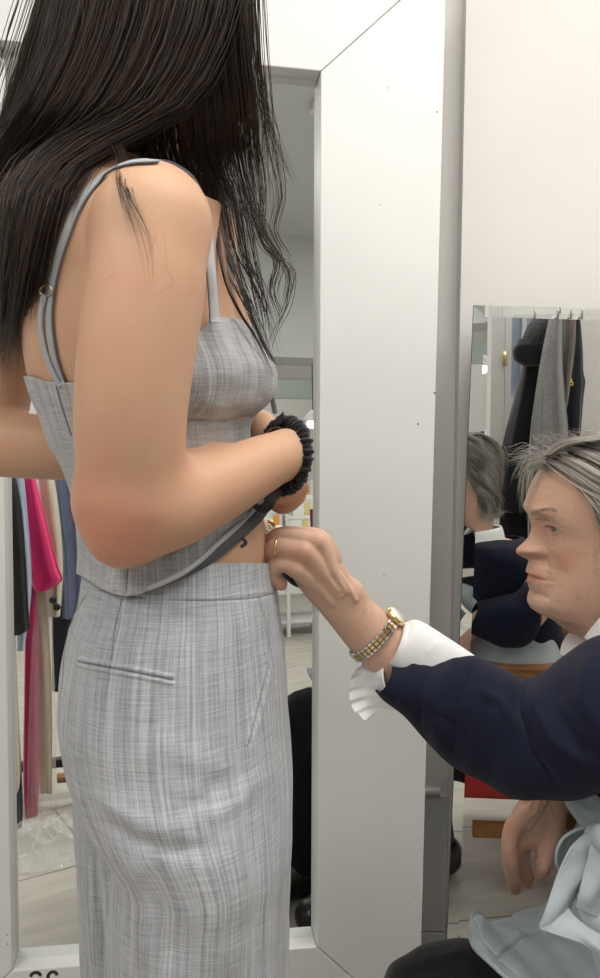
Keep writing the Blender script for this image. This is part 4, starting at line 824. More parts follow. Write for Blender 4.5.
MB().lathe(cc, [(.001, .0062), (.0108, .0061), (.011, .0055)], 32, wn_).build('watch_dial', mat('pale_dial', (.75, .73, .68), .25), watch)
# ---- sweater
m_navy = cloth('navy_knit', (.0065, .0085, .022), .95, .25, 1400, .4, .06)
def knit(P, N, w):
    x, y, z = P[..., 0], P[..., 1], P[..., 2]; return P+N*(.0014*np.sin(x*42+z*30)*np.sin(z*55-x*20)+.0008*np.sin(x*110+z*40+1))[..., None]
SL = Tube([(391, 661, 375, 687, .897, .037), (400, 660.5, 383, 697, .895, .041), (424, 659.5, 403, 713, .892, .047), (450, 658.5, 426, 737, .888, .052), (479, 659, 450, 760, .882, .056), (505, 671, 478, 774, .876, .062), (527, 685, 504, 787, .868, .067), (550, 679, 532, 790, .862, .07), (576, 662, 563, 788, .86, .075), (604, 643, 600, 779, .865, .085), (650, 640, 650, 775, .88, .10), (690, 660, 690, 770, .93, .10)])
fl = [([(418, 655), (404, 690), (400, 715)], .003, 4), ([(438, 654), (418, 695), (422, 735)], -.004, 5), ([(458, 655), (435, 700), (440, 752)], .0045, 6), ([(478, 656), (456, 705), (452, 768)], -.0045, 5), ([(494, 660), (476, 715), (470, 778)], .0045, 6.5), ([(510, 668), (500, 725), (488, 790)], -.003, 6),
      ([(526, 680), (521, 710), (532, 750), (562, 792)], -.006, 4.5), ([(535, 678), (534, 708), (552, 740), (590, 768)], .0045, 6), ([(560, 670), (556, 710), (582, 748), (605, 760)], -.0035, 7), ([(590, 648), (582, 700), (604, 735)], .0035, 8), ([(405, 700), (440, 715), (480, 750)], -.002, 4), ([(470, 690), (500, 700), (520, 735)], .003, 5)]
P, N, U = SL.grid(330, 260, 2.2, lines=fl, ext=knit)
swV = [P]; V1, F1 = P.reshape(-1, 3), gridF(330, 260, True)
B2 = Tube([(590, 660, 720, 655, 1.0, .07), (592, 664, 735, 660, 1.0, .12), (594, 672, 750, 668, 1.0, .16), (596, 700, 768, 700, 1.0, .18), (600, 760, 785, 760, 1.0, .165), (604, 850, 795, 850, 1.0, .16), (610, 940, 800, 940, 1.0, .17)])
P, N, U = B2.grid(120, 140, 2.3, ext=knit); V2_, F2_ = P.reshape(-1, 3), gridF(120, 140, True)
B3 = Tube([(700, 660, 690, 770, 1.10, .09), (660, 668, 655, 770, 1.17, .07), (625, 690, 615, 775, 1.19, .055), (595, 705, 575, 770, 1.175, .045), (575, 722, 553, 763, 1.155, .038)])
P, N, U = B3.grid(90, 90, 2.2, ext=knit); V3_, F3_ = P.reshape(-1, 3), gridF(90, 90, True)
SV, SF, _ = joinp([(V1, F1), (V2_, F2_), (V3_, F3_)], {'a': [np.zeros(1)]})
sw = mesh('sweater', SV, SF, m_navy, ow, solid=.003, offset=0)
# ---- white shirt: collar and cuffs
m_shirt = mat('white_cotton', (.80, .80, .80), .75, noise=(12, .02), bump=(500, .1), spec=.2)
def coll(Lp, Rp, lines=(), bow=.004, nm='shirt_collar', n=40, m=24, wave=0.0): return sheet(nm, band(Lp, Rp, n, m, bow, wave), m_shirt, ow, .0014, lines)
coll([(569, 633, 1.03), (563, 642, 1.02), (560, 654, 1.0)], [(590, 640, .985), (588, 652, .975), (577, 664, .955)], bow=.002)
coll([(584, 638, .950), (594, 625, .935), (606, 612, .92), (640, 600, .925), (680, 600, .96)], [(594, 646, .930), (605, 641, .915), (620, 636, .90), (650, 632, .90), (690, 632, .94)], bow=.006)
coll([(590, 640, .985), (588, 638, .965), (584, 637, .952)], [(577, 664, .955), (586, 656, .945), (595, 646, .931)], bow=.003)
nc = OW_((-.022, 0, -.178)); t_ = np.linspace(0, 2*math.pi, 73); ring = lambda r, z: np.stack([nc[0]+r*1.04*np.cos(t_), nc[1]+r*.98*np.sin(t_), nc[2]+z+.012*np.cos(t_)], 1)
RG = np.stack([ring(.076, .022), ring(.079, .026), ring(.083, .018), ring(.090, -.012), ring(.094, -.022)], 0); RG = RG[:, (np.cos(t_) > -.35)[None].repeat(5, 0)[0]] if 0 else RG[:, 1:46+1] if 0 else np.roll(RG[:, :-1], 36, 1)[:, 14:59]
sheet('collar_fold', RG, m_shirt, ow, .0014)
CU = Tube([(403, 627, 385, 664, .90, .025), (407, 624, 389, 668, .90, .026), (420, 622, 398, 684, .897, .023), (450, 640, 425, 700, .895, .018), (480, 660, 455, 715, .895, .014)])
P, N, U = CU.grid(70, 90, 2.1, lines=[([(412, 626), (396, 660)], -.0008, 1.2, 1), ([(440, 640), (425, 655)], .001, 3)])
mesh('shirt_cuff', P.reshape(-1, 3), gridF(70, 90, True), m_shirt, ow, solid=.0016)
n_, m_ = 60, 60; Lc = spline([at(385, 662, .89), at(383, 676, .875), at(388, 694, .87), at(400, 711, .875)], n_); Rc = spline([at(363, 663, .905), at(352, 675, .90), at(349, 691, .893), at(352, 708, .888), at(365, 721, .882)], n_)
t = np.linspace(0, 1, m_)[None, :, None]; s_ = np.linspace(0, 1, n_)[:, None, None]; Pc_ = Lc[:, None]*(1-t)+Rc[:, None]*t+A([0, 1, 0])*(.016*np.sin(t*math.pi)+.0022*np.sin(s_*34+t*3)*t)
sheet('shirt_cuff', Pc_, m_shirt, ow, .0014)
# ---- trousers
m_blk = cloth('black_trouser_cloth', (.008, .008, .009), .9, .2, 700, .2, .15)
parts = []
for Yk, kx, wl in ((.93, 0, .078), (1.10, 36, .070)):
    q = [(384, 995, 384, 1068, .035), (392, 976, 392, 1090, .055), (408, 965, 410, 1105, .068), (432, 955, 436, 1112, .074), (468, 950, 472, 1116, .076), (520, 966, 520, 1125, .08), (580, 985, 580, 1135, .083), (690, 985, 690, 1140, .09)]
    T_ = Tube([(a+kx, b_, c+kx, d-(18 if Yk < 1 else 52), Yk+(0 if Yk < 1 or i < 4 else -.03), e_) for i, (a, b_, c, d, e_) in enumerate(q)]); P, N, U = T_.grid(90, 70, 2.1, lines=[([(420, 965), (450, 955), (470, 950)], .003, 5), ([(405, 975), (440, 968)], -.003, 4)], ext=knit); parts.append(capgrid(P))
    kn = at(kx+418, 1030, Yk); z_ = np.linspace(kn[2]+.02, .07, 30); pts = np.stack([kn[0]+.0+.05*(1-(z_/kn[2])), 0*z_+Yk, z_], 1); mb = MB().tube(pts, np.linspace(.074, .062, 30), 40); parts.append((np.concatenate(mb.V), mb.F))
mbt = MB()
for v, f_ in parts: mbt.add(v, f_)
mbt.build('trousers', m_blk, ow)
for Yk, kx in ((.93, 418), (1.10, 454)):
    kn = at(kx, 1030, Yk); sh = Field((kn[0]-.17, Yk-.09, -.005), (kn[0]+.16, Yk+.09, .15), .004)
    sh.chain([((kn[0]+.065, Yk, .058), .054), ((kn[0]-.03, Yk, .048), .050), ((kn[0]-.09, Yk, .036), .042)], .02); sh.F = np.maximum(sh.F, -sh.ax[2][None, None, :].astype(np.float32)+.001); v, f_ = sh.surf(); mesh('shoe', smooth_mesh(v, f_, 1), f_, mat('black_leather', (.012, .012, .012), .35), ow)
# ---- denim apron
m_den = mat('pale_denim', (.36, .41, .435), .85, noise=(11, .22), bump=(900, .3), spec=.2)
n_, m_ = 110, 140
Etop = spline([at(472, 915, 1.01), at(478, 914, 1.04), at(493, 925, 1.06), at(520, 913, 1.07), at(546, 902, 1.07), at(600, 880, 1.06), at(660, 868, 1.05)], m_)
Ebot = spline([at(470, 936, .93), at(473, 945, .905), at(490, 962, .86), at(510, 980, .845), at(560, 1010, .84), at(620, 1030, .84), at(680, 1040, .84)], m_)
v = np.linspace(0, 1, n_)[:, None, None]; Pa = Etop[None]*(1-v)+Ebot[None]*v
hump = np.sin(v*math.pi)*np.clip(np.linspace(0, 1, m_)*6, 0, 1)[None, :, None]
Pa = Pa+A([0, 0, .018])*hump
def wav(P, N, w):
    x, y, z = P[..., 0], P[..., 1], P[..., 2]; return P+N*(.0022*np.sin(x*48+y*25)*np.sin(y*44)+.001*np.sin(x*120+y*60))[..., None]
ap = sheet('apron', Pa, m_den, ow, .003, [([(476, 922), (480, 940), (496, 958), (515, 974)], -.0016, 1.2, 1), ([(498, 960), (508, 950), (522, 940), (537, 933), (560, 930)], -.0022, 1.3, 1), ([(495, 956), (506, 946), (520, 936)], .0016, 2, 1)], wav)
MB().tube(Etop[:40]+A([0, 0, .001]), .0028, 8).tube(Ebot+A([0, -.001, 0]), .0028, 8).tube([Etop[0]*(1-q)+Ebot[0]*q for q in np.linspace(0, 1, 12)], .0028, 8).build('rolled_hem', m_den, ap)
# corner of the apron turned up
sheet('turned_corner', band([(472, 914, 1.0), (470, 925, .965), (470, 937, .925), (474, 946, .90)], [(477, 914, 1.02), (480, 926, .985), (480, 938, .95), (486, 950, .91)], 20, 10, -.004), m_den, ap, .003)
APR = Tube([(577, 776, 800, 776, .93, 0.132), (561, 787, 800, 786, .94, 0.167), (563, 799, 800, 800, .95, 0.182), (574, 811, 800, 812, .96, 0.182), (592, 826, 800, 826, .975, 0.182), (596, 850, 800, 860, .99, 0.182), (590, 880, 800, 890, .99, 0.197), (584, 915, 800, 920, .97, 0.207), (575, 950, 800, 950, .95, 0.202)])
P, N, U = APR.grid(150, 200, 2.3, lines=[([(566, 795), (585, 812), (600, 818)], .004, 5), ([(575, 786), (590, 806)], -.003, 5), ([(585, 783), (600, 800)], .003, 5), ([(597, 840), (588, 880), (590, 920)], -.006, 5)], ext=wav)
mesh('apron_front', P.reshape(-1, 3), gridF(150, 200, True), m_den, ap, solid=.002)
def tie(L, R, bow=.004, nm='apron_tie', lines=(), n=90, m=18, rim=True):
    Pb = band(L, R, n, m, bow, .0015); o = sheet(nm, Pb, m_den, ap, .003, lines)
    if rim: MB().tube(Pb[:, 0], .0019, 6).build('stitched_edge', m_den, o); MB().tube(Pb[:, -1], .0019, 6).build('stitched_edge', m_den, o)
tie([(592, 826, .83), (577, 829, .82), (565, 837, .815), (558, 850, .815), (556.5, 862, .82), (562, 872, .835)], [(596, 838, .835), (586, 840, .85), (577, 848, .86), (569, 858, .865), (566, 868, .86), (567, 873, .85)], -.004)
tie([(588, 832, .815), (571, 848, .80), (562, 868, .795), (554, 890, .79), (544, 916, .785), (540, 926, .785), (545, 932, .785)], [(600, 840, .82), (591, 855, .81), (583, 880, .80), (576, 895, .80), (569, 910, .795), (567, 920, .79), (570, 926, .79)], .006)
tie([(541, 928, .783), (560, 934, .775), (582, 943, .77), (604, 956, .765), (625, 966, .765)], [(566, 908, .79), (575, 918, .785), (590, 930, .78), (606, 940, .775), (625, 948, .77)], .004)
tie([(590, 836, .812), (589, 858, .80), (584, 880, .79), (580, 893, .785), (577, 906, .785)], [(612, 836, .81), (610, 860, .80), (606, 885, .795), (602, 905, .79), (599, 916, .79)], .005)
tie([(577, 897, .80), (582, 918, .79), (596, 940, .785), (612, 960, .78), (625, 975, .78)], [(590, 893, .80), (598, 910, .79), (612, 925, .785), (630, 945, .78), (640, 955, .78)], .004)
kf = Field(at(605, 850, .80)-.04, at(605, 835, .80)+.04, .002); kf.ell(at(603, 834, .815), (.020, .014, .012), .004); kf.ell(at(600, 838, .805), (.009, .012, .016), .005); v_, f_ = kf.surf(); mesh('knot', smooth_mesh(v_, f_, 1), f_, m_den, ap)
# ---- grey hair
m_grey = hairmat('grey_hair', (.10, .09, .075), (.62, .58, .52), .4, .45, .9)
sel = (OV-oc)@OR; lx, lz = sel[:, 0], sel[:, 2]; hx_line = np.interp(lz, [-.13, -.03, 0, .025, .035, .05, .064, .07, .11], [-.05, -.03, -.01, .0, .02, .045, .066, .079, .2])
keep = lx < hx_line; Vh = OV+(OV-oc-A([.02, 0, .0]))*.035; Fh = np.asarray(OF_); Fh = Fh[keep[Fh].all(1) & (lz[Fh].min(1) > -.125)]
use = np.unique(Fh); mp = np.zeros(len(OV), int); mp[use] = np.arange(len(use)); gh = mesh('hair', Vh[use], mp[Fh], m_grey, ow, attrs={'tone': np.full(len(use), .55)})
H = Hair()
def hh(px, py, off, far=False):
    p, n_ = hit(px, py, off, OT, 1.0)
    if far: d_ = (p-oc)@(OR@A([0, 1, 0])); p = p-2*d_*(OR@A([0, 1, 0]))
    return p
paths = [[(541, 467), (553, 466), (570, 474), (588, 486), (612, 500), (645, 520), (668, 560)], [(541, 463), (556, 460), (575, 466), (596, 478), (620, 492), (650, 515), (670, 555)], [(543, 459), (558, 454), (580, 458), (602, 468), (630, 484), (655, 510), (672, 545)],
         [(545, 456), (562, 450), (584, 450), (608, 456), (636, 470), (660, 500), (674, 540)], [(550, 451), (568, 444.5), (590, 443.5), (615, 447), (642, 460), (664, 490), (676, 530)], [(556, 448), (574, 442), (598, 440), (622, 442), (648, 454), (668, 484), (678, 525)],
         [(572, 476), (583, 486), (600, 497), (622, 512), (645, 530), (662, 560)], [(578, 482), (590, 495), (604, 510), (622, 530), (640, 552), (655, 580)], [(584, 486), (596, 502), (606, 525), (620, 550), (634, 575), (645, 600)], [(620, 470), (650, 510), (668, 550), (676, 590), (672, 625)], [(610, 500), (640, 535), (655, 570), (664, 600), (660, 630)]]
for far in (False, True):
    for i, p_ in enumerate(paths):
        for rep in range(3):
            j = rng.uniform(-2.2, 2.2, 2); G = [hh(x+j[0], y+j[1]*.8, .004+.004*min(1, k_/2)+.002*rep, far) for k_, (x, y) in enumerate(p_)]
            H.clump(G, 95, [.003, .007, .008, .009, .01, .008], 0, .00030, 26, .003, .05, .6, .2)
for rep in range(14):
    q = rng.uniform(-.06, .06); G = [at(x, y, 1.0+q*s_) for (x, y), s_ in zip([(546+abs(q)*60, 455), (566, 441+abs(q)*60), (596, 435+abs(q)*70), (630, 437+abs(q)*70), (662, 460+abs(q)*60), (680, 510)], (.6, .9, 1, 1, 1, 1))]
    H.clump(G, 60, [.004, .007, .008, .009, .009], 0, .0003, 24, .003, .1, 1, .2)
scal = Vh[use][lz[use] < .10]; ctr = oc+OR@A([-.015, 0, -.01])
for i in range(1500):                    # hair lying over the whole scalp
    p = A(scal[rng.integers(len(scal))]); P = [p]; lf = rng.uniform(.0035, .008); d0 = OR@A([-1, rng.uniform(-.12, .12), -.35-rng.uniform(0, .3)])
    for k_ in range(11):
        n_ = unit(P[-1]-ctr); d_ = d0+A([0, 0, -.09])*k_; d_ = unit(d_-n_*(d_@n_)); q_ = P[-1]+d_*.009; c_ = OT.find_nearest(Vector(q_))[0]; q2 = A(c_)+unit(q_-ctr)*lf
        P.append(q2 if q2[2] > oc[2]-.10 else q_)
    H.strand(spline(P[1:], 14), rng.uniform(.00022, .00036))
for i in range(110):                     # loose hairs over the forehead
    x0, y0 = 541+rng.uniform(-1, 8), 462+rng.uniform(-8, 8); a = rng.uniform(0, 1); ln = rng.uniform(14, 46)
    P = [at(x0, y0, .985+rng.uniform(-.03, .03)), at(x0-ln*.45, y0-ln*(.35-.5*a), .98), at(x0-ln*(.8-.25*a), y0+ln*(-.35+1.1*a), .975), at(x0-ln*(1.0-.45*a), y0+ln*(-.5+1.9*a), .97)]
    H.strand(spline(P, 16), rng.uniform(.00012, .00024))
for i in range(70):
    x0 = rng.uniform(545, 600); y0 = 440+abs(x0-600)*.12; P = [at(x0, y0, 1.0), at(x0-rng.uniform(0, 14), y0-rng.uniform(3, 12), .99), at(x0-rng.uniform(-14, 26), y0-rng.uniform(2, 16), .98)]; H.strand(spline(P, 10), .00014)
H.build('hair_strands', m_grey, gh)
H = Hair()                               # eyebrow
for i in range(110):
    s_ = rng.uniform(0, 1); x = 529.5+s_*27; y = 513-5.0*math.sin(s_*2.2)+rng.uniform(-1.6, 1.6)+s_*2; p0 = hit(x, y, .0003, OT)[0]; p1 = hit(x+rng.uniform(2, 5), y+rng.uniform(-1.2, .8), .0012, OT)[0]; H.strand(np.linspace(p0, p1, 4), .00009)
for i in range(50):
    s_ = rng.uniform(0, 1); x = 536+s_*13; y = 520.5-2*math.sin(s_*3)+s_*.5; p0 = hit(x, y, .0003, OT)[0]; H.strand(np.linspace(p0, p0+A([-.004, -.002, .0012]), 4), .00010)
H.build('eyebrow', hairmat('brow_hair', (.16, .11, .08), (.42, .36, .30)), ow)
# ================================================================== WHAT THE MIRRORS SHOW (built where it really stands, around and behind the camera)
def garment(name, M, rws, y0, b, m, label, cat, group=None, folds=7, amp=.006, parent=None, n=70, k=72, e=2.4, solid=0):
    r = A(rws, float); q = herm(np.arange(len(r)), r, np.linspace(0, len(r)-1, n)); a = M.see(q[:, 0], q[:, 2], y0); c = M.see(q[:, 1], q[:, 2] if r.shape[1] < 4 else q[:, 3], y0)
    ph = np.linspace(0, 2*math.pi, k+1)[:-1]; cs, sn = np.cos(ph), np.sin(ph); ex, ey = np.sign(cs)*np.abs(cs)**(2/e), np.sign(sn)*np.abs(sn)**(2/e); ce = (a+c)/2; h = (c-a)/2; t = np.linspace(0, 1, n)[:, None]
    fo = np.sin(ph[None]*folds+3*t)*amp*(.2+t)*np.minimum(1, 6*(1-t)+.6)+np.sin(ph[None]*folds*2.3+1+5*t)*amp*.4*t
    P = ce[:, None]+h[:, None]*ex[None, :, None]+np.zeros((n, k, 1)); P[..., 1] += (b*(.5+.5*np.minimum(1, 5*t)))*ey[None]+fo*np.sign(sn)[None]
    V, F = capgrid(P)
    U = np.stack([np.tile(np.linspace(0, .5, k), n), P[..., 2].ravel()], 1); U = np.r_[U, U[:2]]
    if parent is None:
        t_ = empty(name, ce[0], label, cat, group); mesh('cloth', V, F, m, t_, uv=U); return t_
    return mesh(name, V, F, m, parent, uv=U)
def sat(name, M, mbf, m, label, cat, group=None): o = mbf.build(name, m, None, smooth=False); return tag(o, label, cat, group)
m_blackc = mat('black_glazed_cotton', (.010, .010, .011), .4, noise=(10, .3), bump=(40, .2)); m_pink = cloth('hot_pink_satin', (.75, .03, .17), .5, .12); m_pink2 = cloth('deep_pink_crepe', (.50, .02, .12), .7, .15)
m_sky = cloth('sky_blue_cotton', (.42, .52, .66), .8); m_cream = cloth('cream_wool', (.60, .54, .42), .85); m_slate = cloth('slate_blue_shirting', (.16, .20, .32), .85); m_char = cloth('charcoal_cloth', (.03, .033, .045), .9)
m_tan = cloth('tan_canvas', (.45, .34, .20), .85)
G_ = 'clothes hanging on the rolling rack'
j = garment('jacket', M1, [(2, 8, 455), (0, 16, 478), (-2, 22, 510), (-3, 26, 560), (-4, 29, 615), (-3, 30, 628), (0, 22, 634)], .31, .03, m_blackc, 'black glossy jacket at the near end of the garment rack, above the cream dress', 'jacket', G_, 5, .004)
garment('lining', M1, [(-3, 4, 628), (-3, 5, 645)], .31, .02, m_cream, None, None, parent=j)
garment('dress', M1, [(3, 12, 600), (2, 16, 640), (2, 18, 700), (3, 20, 780), (4, 12, 800)], .27, .02, m_cream, 'long cream dress hanging under the black jacket on the garment rack', 'dress', G_, 6, .004)
garment('trousers', M1, [(10, 16, 650), (10, 20, 740), (10, 23, 800), (10, 22, 832)], .23, .018, m_char, 'black trousers hanging between the cream dress and the pink gown', 'trousers', G_, 3, .003)
garment('shirt', M1, [(12, 18, 455), (9, 24, 480), (10, 28, 520), (14, 31, 560), (16, 31, 600), (17, 24, 650)], .22, .02, m_sky, 'pale blue shirt squeezed between the black jacket and the pink dress', 'shirt', G_, 5, .004)
p_ = garment('dress', M1, [(22, 30, 455), (24, 36, 480), (26, 46, 520), (28, 58, 565), (30, 62, 580), (34, 48, 590)], .17, .03, m_pink, 'short flared hot pink dress, brightest thing on the garment rack', 'dress', G_, 5, .006)
garment('gown', M1, [(24, 32, 560), (25, 38, 620), (24, 39, 700), (23, 39, 780), (25, 38, 816)], .14, .025, m_pink2, 'long deep pink gown reaching almost to the floor under the pink dress', 'gown', G_, 5, .005)
c_ = garment('coat', M1, [(36, 44, 455), (38, 54, 480), (42, 60, 520), (46, 63, 560), (46, 62, 595), (47, 60, 616)], .10, .03, m_cream, 'cream coat with two black buttons beside the hot pink dress', 'coat', G_, 5, .005)
for x, y in ((57, 607), (53, 600)): MB().lathe(M1.see(x, y, .137), [(.011, 0), (.012, .003), (.009, .006)], 16, (0, 1, 0)).build('button', m_black, c_)
garment('skirt', M1, [(34, 46, 590), (34, 50, 640), (36, 52, 700), (38, 52, 760), (40, 52, 792)], .10, .02, m_tan, 'long beige skirt hanging next to the deep pink gown', 'skirt', G_, 5, .005)
garment('shirt', M1, [(54, 74, 455), (53, 80, 480), (56, 84, 520), (60, 86, 560), (62, 84, 600), (62, 80, 618)], .04, .035, m_slate, 'slate blue shirt with folded sleeve at the far end of the garment rack', 'shirt', G_, 6, .006)
garment('skirt', M1, [(52, 70, 590), (52, 72, 640), (52, 68, 690)], .02, .03, m_char, 'dark charcoal skirt hanging below the slate blue shirt', 'skirt', G_, 5, .004)
# rack: rail, posts, base bar, castors
rk = empty('clothes_rack', (-.46, .15, 0), 'black rolling garment rack with castors full of clothes, seen in the framed mirror', 'clothes rack')
xr = -.46; f0 = M1.seez(70, 809, 0.0)
MB().tube([(xr-.34, .42, 1.62), (f0[0], f0[1]-.14, 1.62)], .014, 12).build('rail', m_metal, rk)
for k_, (x, y) in enumerate(((xr-.34, .42), (f0[0]+.0, f0[1]-.14))):
    MB().tube([(x, y, .10), (x, y, 1.62)], .013, 12).build('post', m_metal, rk)
    MB().box((x, y, .115), (.40, .035, .03)).build('base_bar', m_black, rk, smooth=False, bevel=.003)
    for sx in (-.17, .17):
        w_ = MB().lathe((x+sx-.012, y, .030), [(.012, -.001), (.029, 0), (.030, .004), (.030, .020), (.029, .024), (.012, .025)], 24, (1, 0, 0)).build('castor', m_black, rk)
        MB().box((x+sx, y, .082), (.034, .034, .02)).box((x+sx-.017, y, .055), (.003, .03, .06)).box((x+sx+.017, y, .055), (.003, .03, .06)).build('castor_fork', m_metal, w_, smooth=False)
MB().box((f0[0]+.02, f0[1]-.02, .10), (.12, .05, .018)).build('wooden_board', m_wood, rk, smooth=False, bevel=.002)
# suspended inside a clear cover, and the heap of clear film on the floor
m_film = bpy.data.materials.new('clear_film'); m_film.use_nodes = True; b_ = m_film.node_tree.nodes['Principled BSDF']
b_.inputs['Base Color'].default_value = (.95, .95, .95, 1); b_.inputs['Roughness'].default_value = .12; b_.inputs['Alpha'].default_value = .2; b_.inputs['Specular IOR Level'].default_value = .9
fc = M1.seez(45, 835, .02)+A([0, .07, 0]); n_ = 60; u = np.linspace(-1, 1, n_); X, Y = np.meshgrid(u, u, indexing='ij'); rr = np.sqrt(X**2+Y**2)
Z = .085*np.maximum(0, 1-rr**2)*(.6+.4*np.sin(X*9+Y*4)*np.cos(Y*11-X*3))+.02*np.abs(np.sin(X*23+np.sin(Y*15)*2))*np.maximum(0, 1.1-rr)+.004
P = np.stack([fc[0]+X*.16, fc[1]+Y*.17-.02, Z], -1).reshape(-1, 3); F = gridF(n_, n_); F = F[(rr.reshape(-1)[F] < 1.0).all(1)]
tag(mesh('plastic_film', P, F, m_film, None, smooth=False), 'crumpled clear plastic film heaped on the floor under the pink gown', 'plastic film')
cv = garment('garment_cover', M1, [(30, 48, 590), (28, 54, 660), (24, 56, 740), (22, 56, 800), (20, 60, 822)], .13, .05, m_film, 'clear plastic garment cover hanging around the beige skirt and pink gown', 'garment cover', None, 9, .006)
# ---- storage seen through the narrow strip on the mirror's right side
m_box = mat('white_card', (.78, .78, .76), .7); m_tag = mat('yellow_card', (.72, .60, .25), .7); m_or = mat('orange_plastic', (.80, .36, .05), .5)
y0 = -2.6; sh = empty('storage_shelf', (M1.see(296, 528, y0)[0], y0, 0), 'white storage shelving holding white card boxes against the room behind', 'shelf')
a = M1.see(255, 529, y0); c = M1.see(330, 529, y0); zs_ = [a[2], a[2]-.45, .12]
for z in zs_: MB().box(((a[0]+c[0])/2, y0-.18, z-.012), (c[0]-a[0], .40, .024)).build('shelf_board', m_white, sh, smooth=False)
for px in (256, 286, 329):
    for dy in (.02, -.37): q_ = M1.see(px, 529, y0); MB().box((q_[0], y0+dy, (a[2]+.35)/2), (.025, .025, a[2]+.35)).build('post', m_white, sh, smooth=False)
def bx(x0, x1, ya, yb, label, orange=False):
    p = M1.see(x0, ya, y0); r = M1.see(x1, yb, y0); t = empty('storage_box', ((p[0]+r[0])/2, y0-.15, r[2]), label, 'box', 'white card boxes on the storage shelving')
    w_, h_ = r[0]-p[0], p[2]-r[2]; MB().box(((p[0]+r[0])/2, y0-.15, r[2]+h_*.42), (w_*.94, .26, h_*.84)).build('box_body', m_box, t, smooth=False); MB().box(((p[0]+r[0])/2, y0-.15, r[2]+h_*.86), (w_*.98, .275, h_*.24)).build('lid', m_box, t, smooth=False)
    MB().box(((p[0]+r[0])/2+w_*.18, y0-.016, r[2]+h_*.35), (.045, .004, h_*.6)).build('card_tag', m_or if orange else m_tag, t, smooth=False)
bx(289, 314, 515.5, 529, 'lower white card box with a yellow tag right of the shelf post'); bx(293, 315, 495, 515, 'upper white card box with a yellow tag, topmost on the shelving'); bx(262, 284, 508, 529, 'white card box with an orange tag left of the shelf post', True)
p = M1.see(306, 492, y0); tag(MB().box((p[0], y0-.15, p[2]-.01), (.11, .1, .03)).box((p[0]+.04, y0-.12, p[2]+.012), (.04, .06, .02)).build('orange_tray', m_or, None, smooth=False), 'small orange tray lying on the topmost white box', 'tray')
p = M1.see(313, 421, -3.2); t = empty('pendant_lamp', p, 'small round white lamp hanging below the ceiling beyond the bulkhead', 'lamp')
MB().lathe(p, [(.01, .09), (.03, .08), (.075, .03), (.09, 0)], 24).build('lamp_shade', m_white, t); MB().lathe(p+A([0, 0, -.02]), [(.01, -.04), (.04, -.03), (.055, 0), (.04, .03), (.01, .04)], 20).build('bulb', m_em, t); MB().tube([p+A([0, 0, .08]), (p[0], p[1], ZC)], .004, 6).build('cord', m_black, t)
# ---- door partition with hanging coats, seen in the right-hand mirror
YP = .27
xa = M2.see(490, 450, YP)[0]; xb_ = M2.see(503.5, 450, YP)[0]; xc = M2.see(562, 450, YP)[0]
pw = MB().box(((xa+xb_)/2, YP-.05, 1.05), (xb_-xa, .10, 2.1)).box(((xa+1.9)/2, YP-.05, 2.14), (1.9-xa, .10, .08)); struct('wall_partition', pw.box(((xc+1.9)/2, YP-.05, 1.05), (1.9-xc-.002, .098, 2.1)), m_wall)
dl = MB(); w0, w1 = xb_+.003, xc-.003; zs0, zs1 = 1.30, 1.62
dl.box((w0+.011, YP-.03, 1.04), (.022, .04, 2.06)).box((w1-.011, YP-.03, 1.04), (.022, .04, 2.06)).box(((w0+w1)/2, YP-.03, .62), (w1-w0-.046, .03, 1.22)).box(((w0+w1)/2, YP-.03, 1.27), (w1-w0-.044, .04, .07)).box(((w0+w1)/2, YP-.03, 1.86), (w1-w0-.044, .04, .42))
for q_ in (1/3., 2/3.): dl.box((w0+(w1-w0)*q_, YP-.03, 1.48), (.014, .036, .36))
dr = dl.build('door_1', m_white, None, smooth=False); dr['kind'] = 'structure'
MB().box(((w0+w1)/2, YP-.035, 1.48), (w1-w0-.046, .006, .37)).build('door_pane', mat('frosted_blue_glass', (.42, .48, .62), .25), dr, smooth=False)
hz = M2.see(501.5, 359, YP)[2]; MB().box((xb_, YP+.003, hz), (.012, .006, .05)).tube([(xb_, YP+.006, hz-.026), (xb_, YP+.006, hz+.026)], .003, 8).build('door_hinge', mat('brass', (.75, .55, .25), .3, 1.0), dr)
hk = empty('coat_hooks', (M2.see(545, 308, YP)[0], YP, 1.72), 'steel coat hook rail at the top of the white door behind the coats', 'hook rail')
MB().box((M2.see(552, 308, YP)[0], YP+.008, 1.70), (.24, .012, .03)).build('hook_rail', m_metal, hk, smooth=False)
for px in (535, 558, 571, 582): x = M2.see(px, 308, YP)[0]; MB().tube([(x, YP+.012, 1.70), (x, YP+.05, 1.69), (x, YP+.06, 1.72)], .004, 8).build('hook', m_metal, hk)
m_wool = cloth('black_wool', (.013, .014, .016), .95, .3, 500, .5); m_mel = mat('grey_melange_knit', (.25, .25, .25), .95, noise=(240, .25), bump=(500, .4)); m_brn = cloth('brown_grey_canvas', (.12, .10, .085), .9); m_nvy = cloth('dark_navy_jersey', (.010, .013, .022), .9, .2)
m_knt = mat('charcoal_cable_knit', (.05, .05, .052), .95, noise=(120, .5), bump=(220, 1.0))
GC = 'clothes hanging on the door hooks'
ct = garment('coat', M2, [(528, 541, 352), (521, 543, 372), (514, 543, 400), (506, 542, 430), (498, 542, 462), (491, 540, 492), (488, 538, 506), (500, 538, 512)], YP+.14, .05, m_wool, 'black wool coat with a wide turned collar hanging on the white door', 'coat', GC, 6, .008)
garment('coat_skirt', M2, [(497, 540, 500), (499, 545, 560), (502, 548, 610), (506, 546, 640)], YP+.13, .04, m_wool, None, None, folds=6, amp=.006, parent=ct)
garment('collar', M2, [(519, 545, 339), (513, 547, 350), (515, 548, 360), (524, 540, 366)], YP+.19, .03, m_wool, None, None, folds=2, amp=.002, parent=ct)
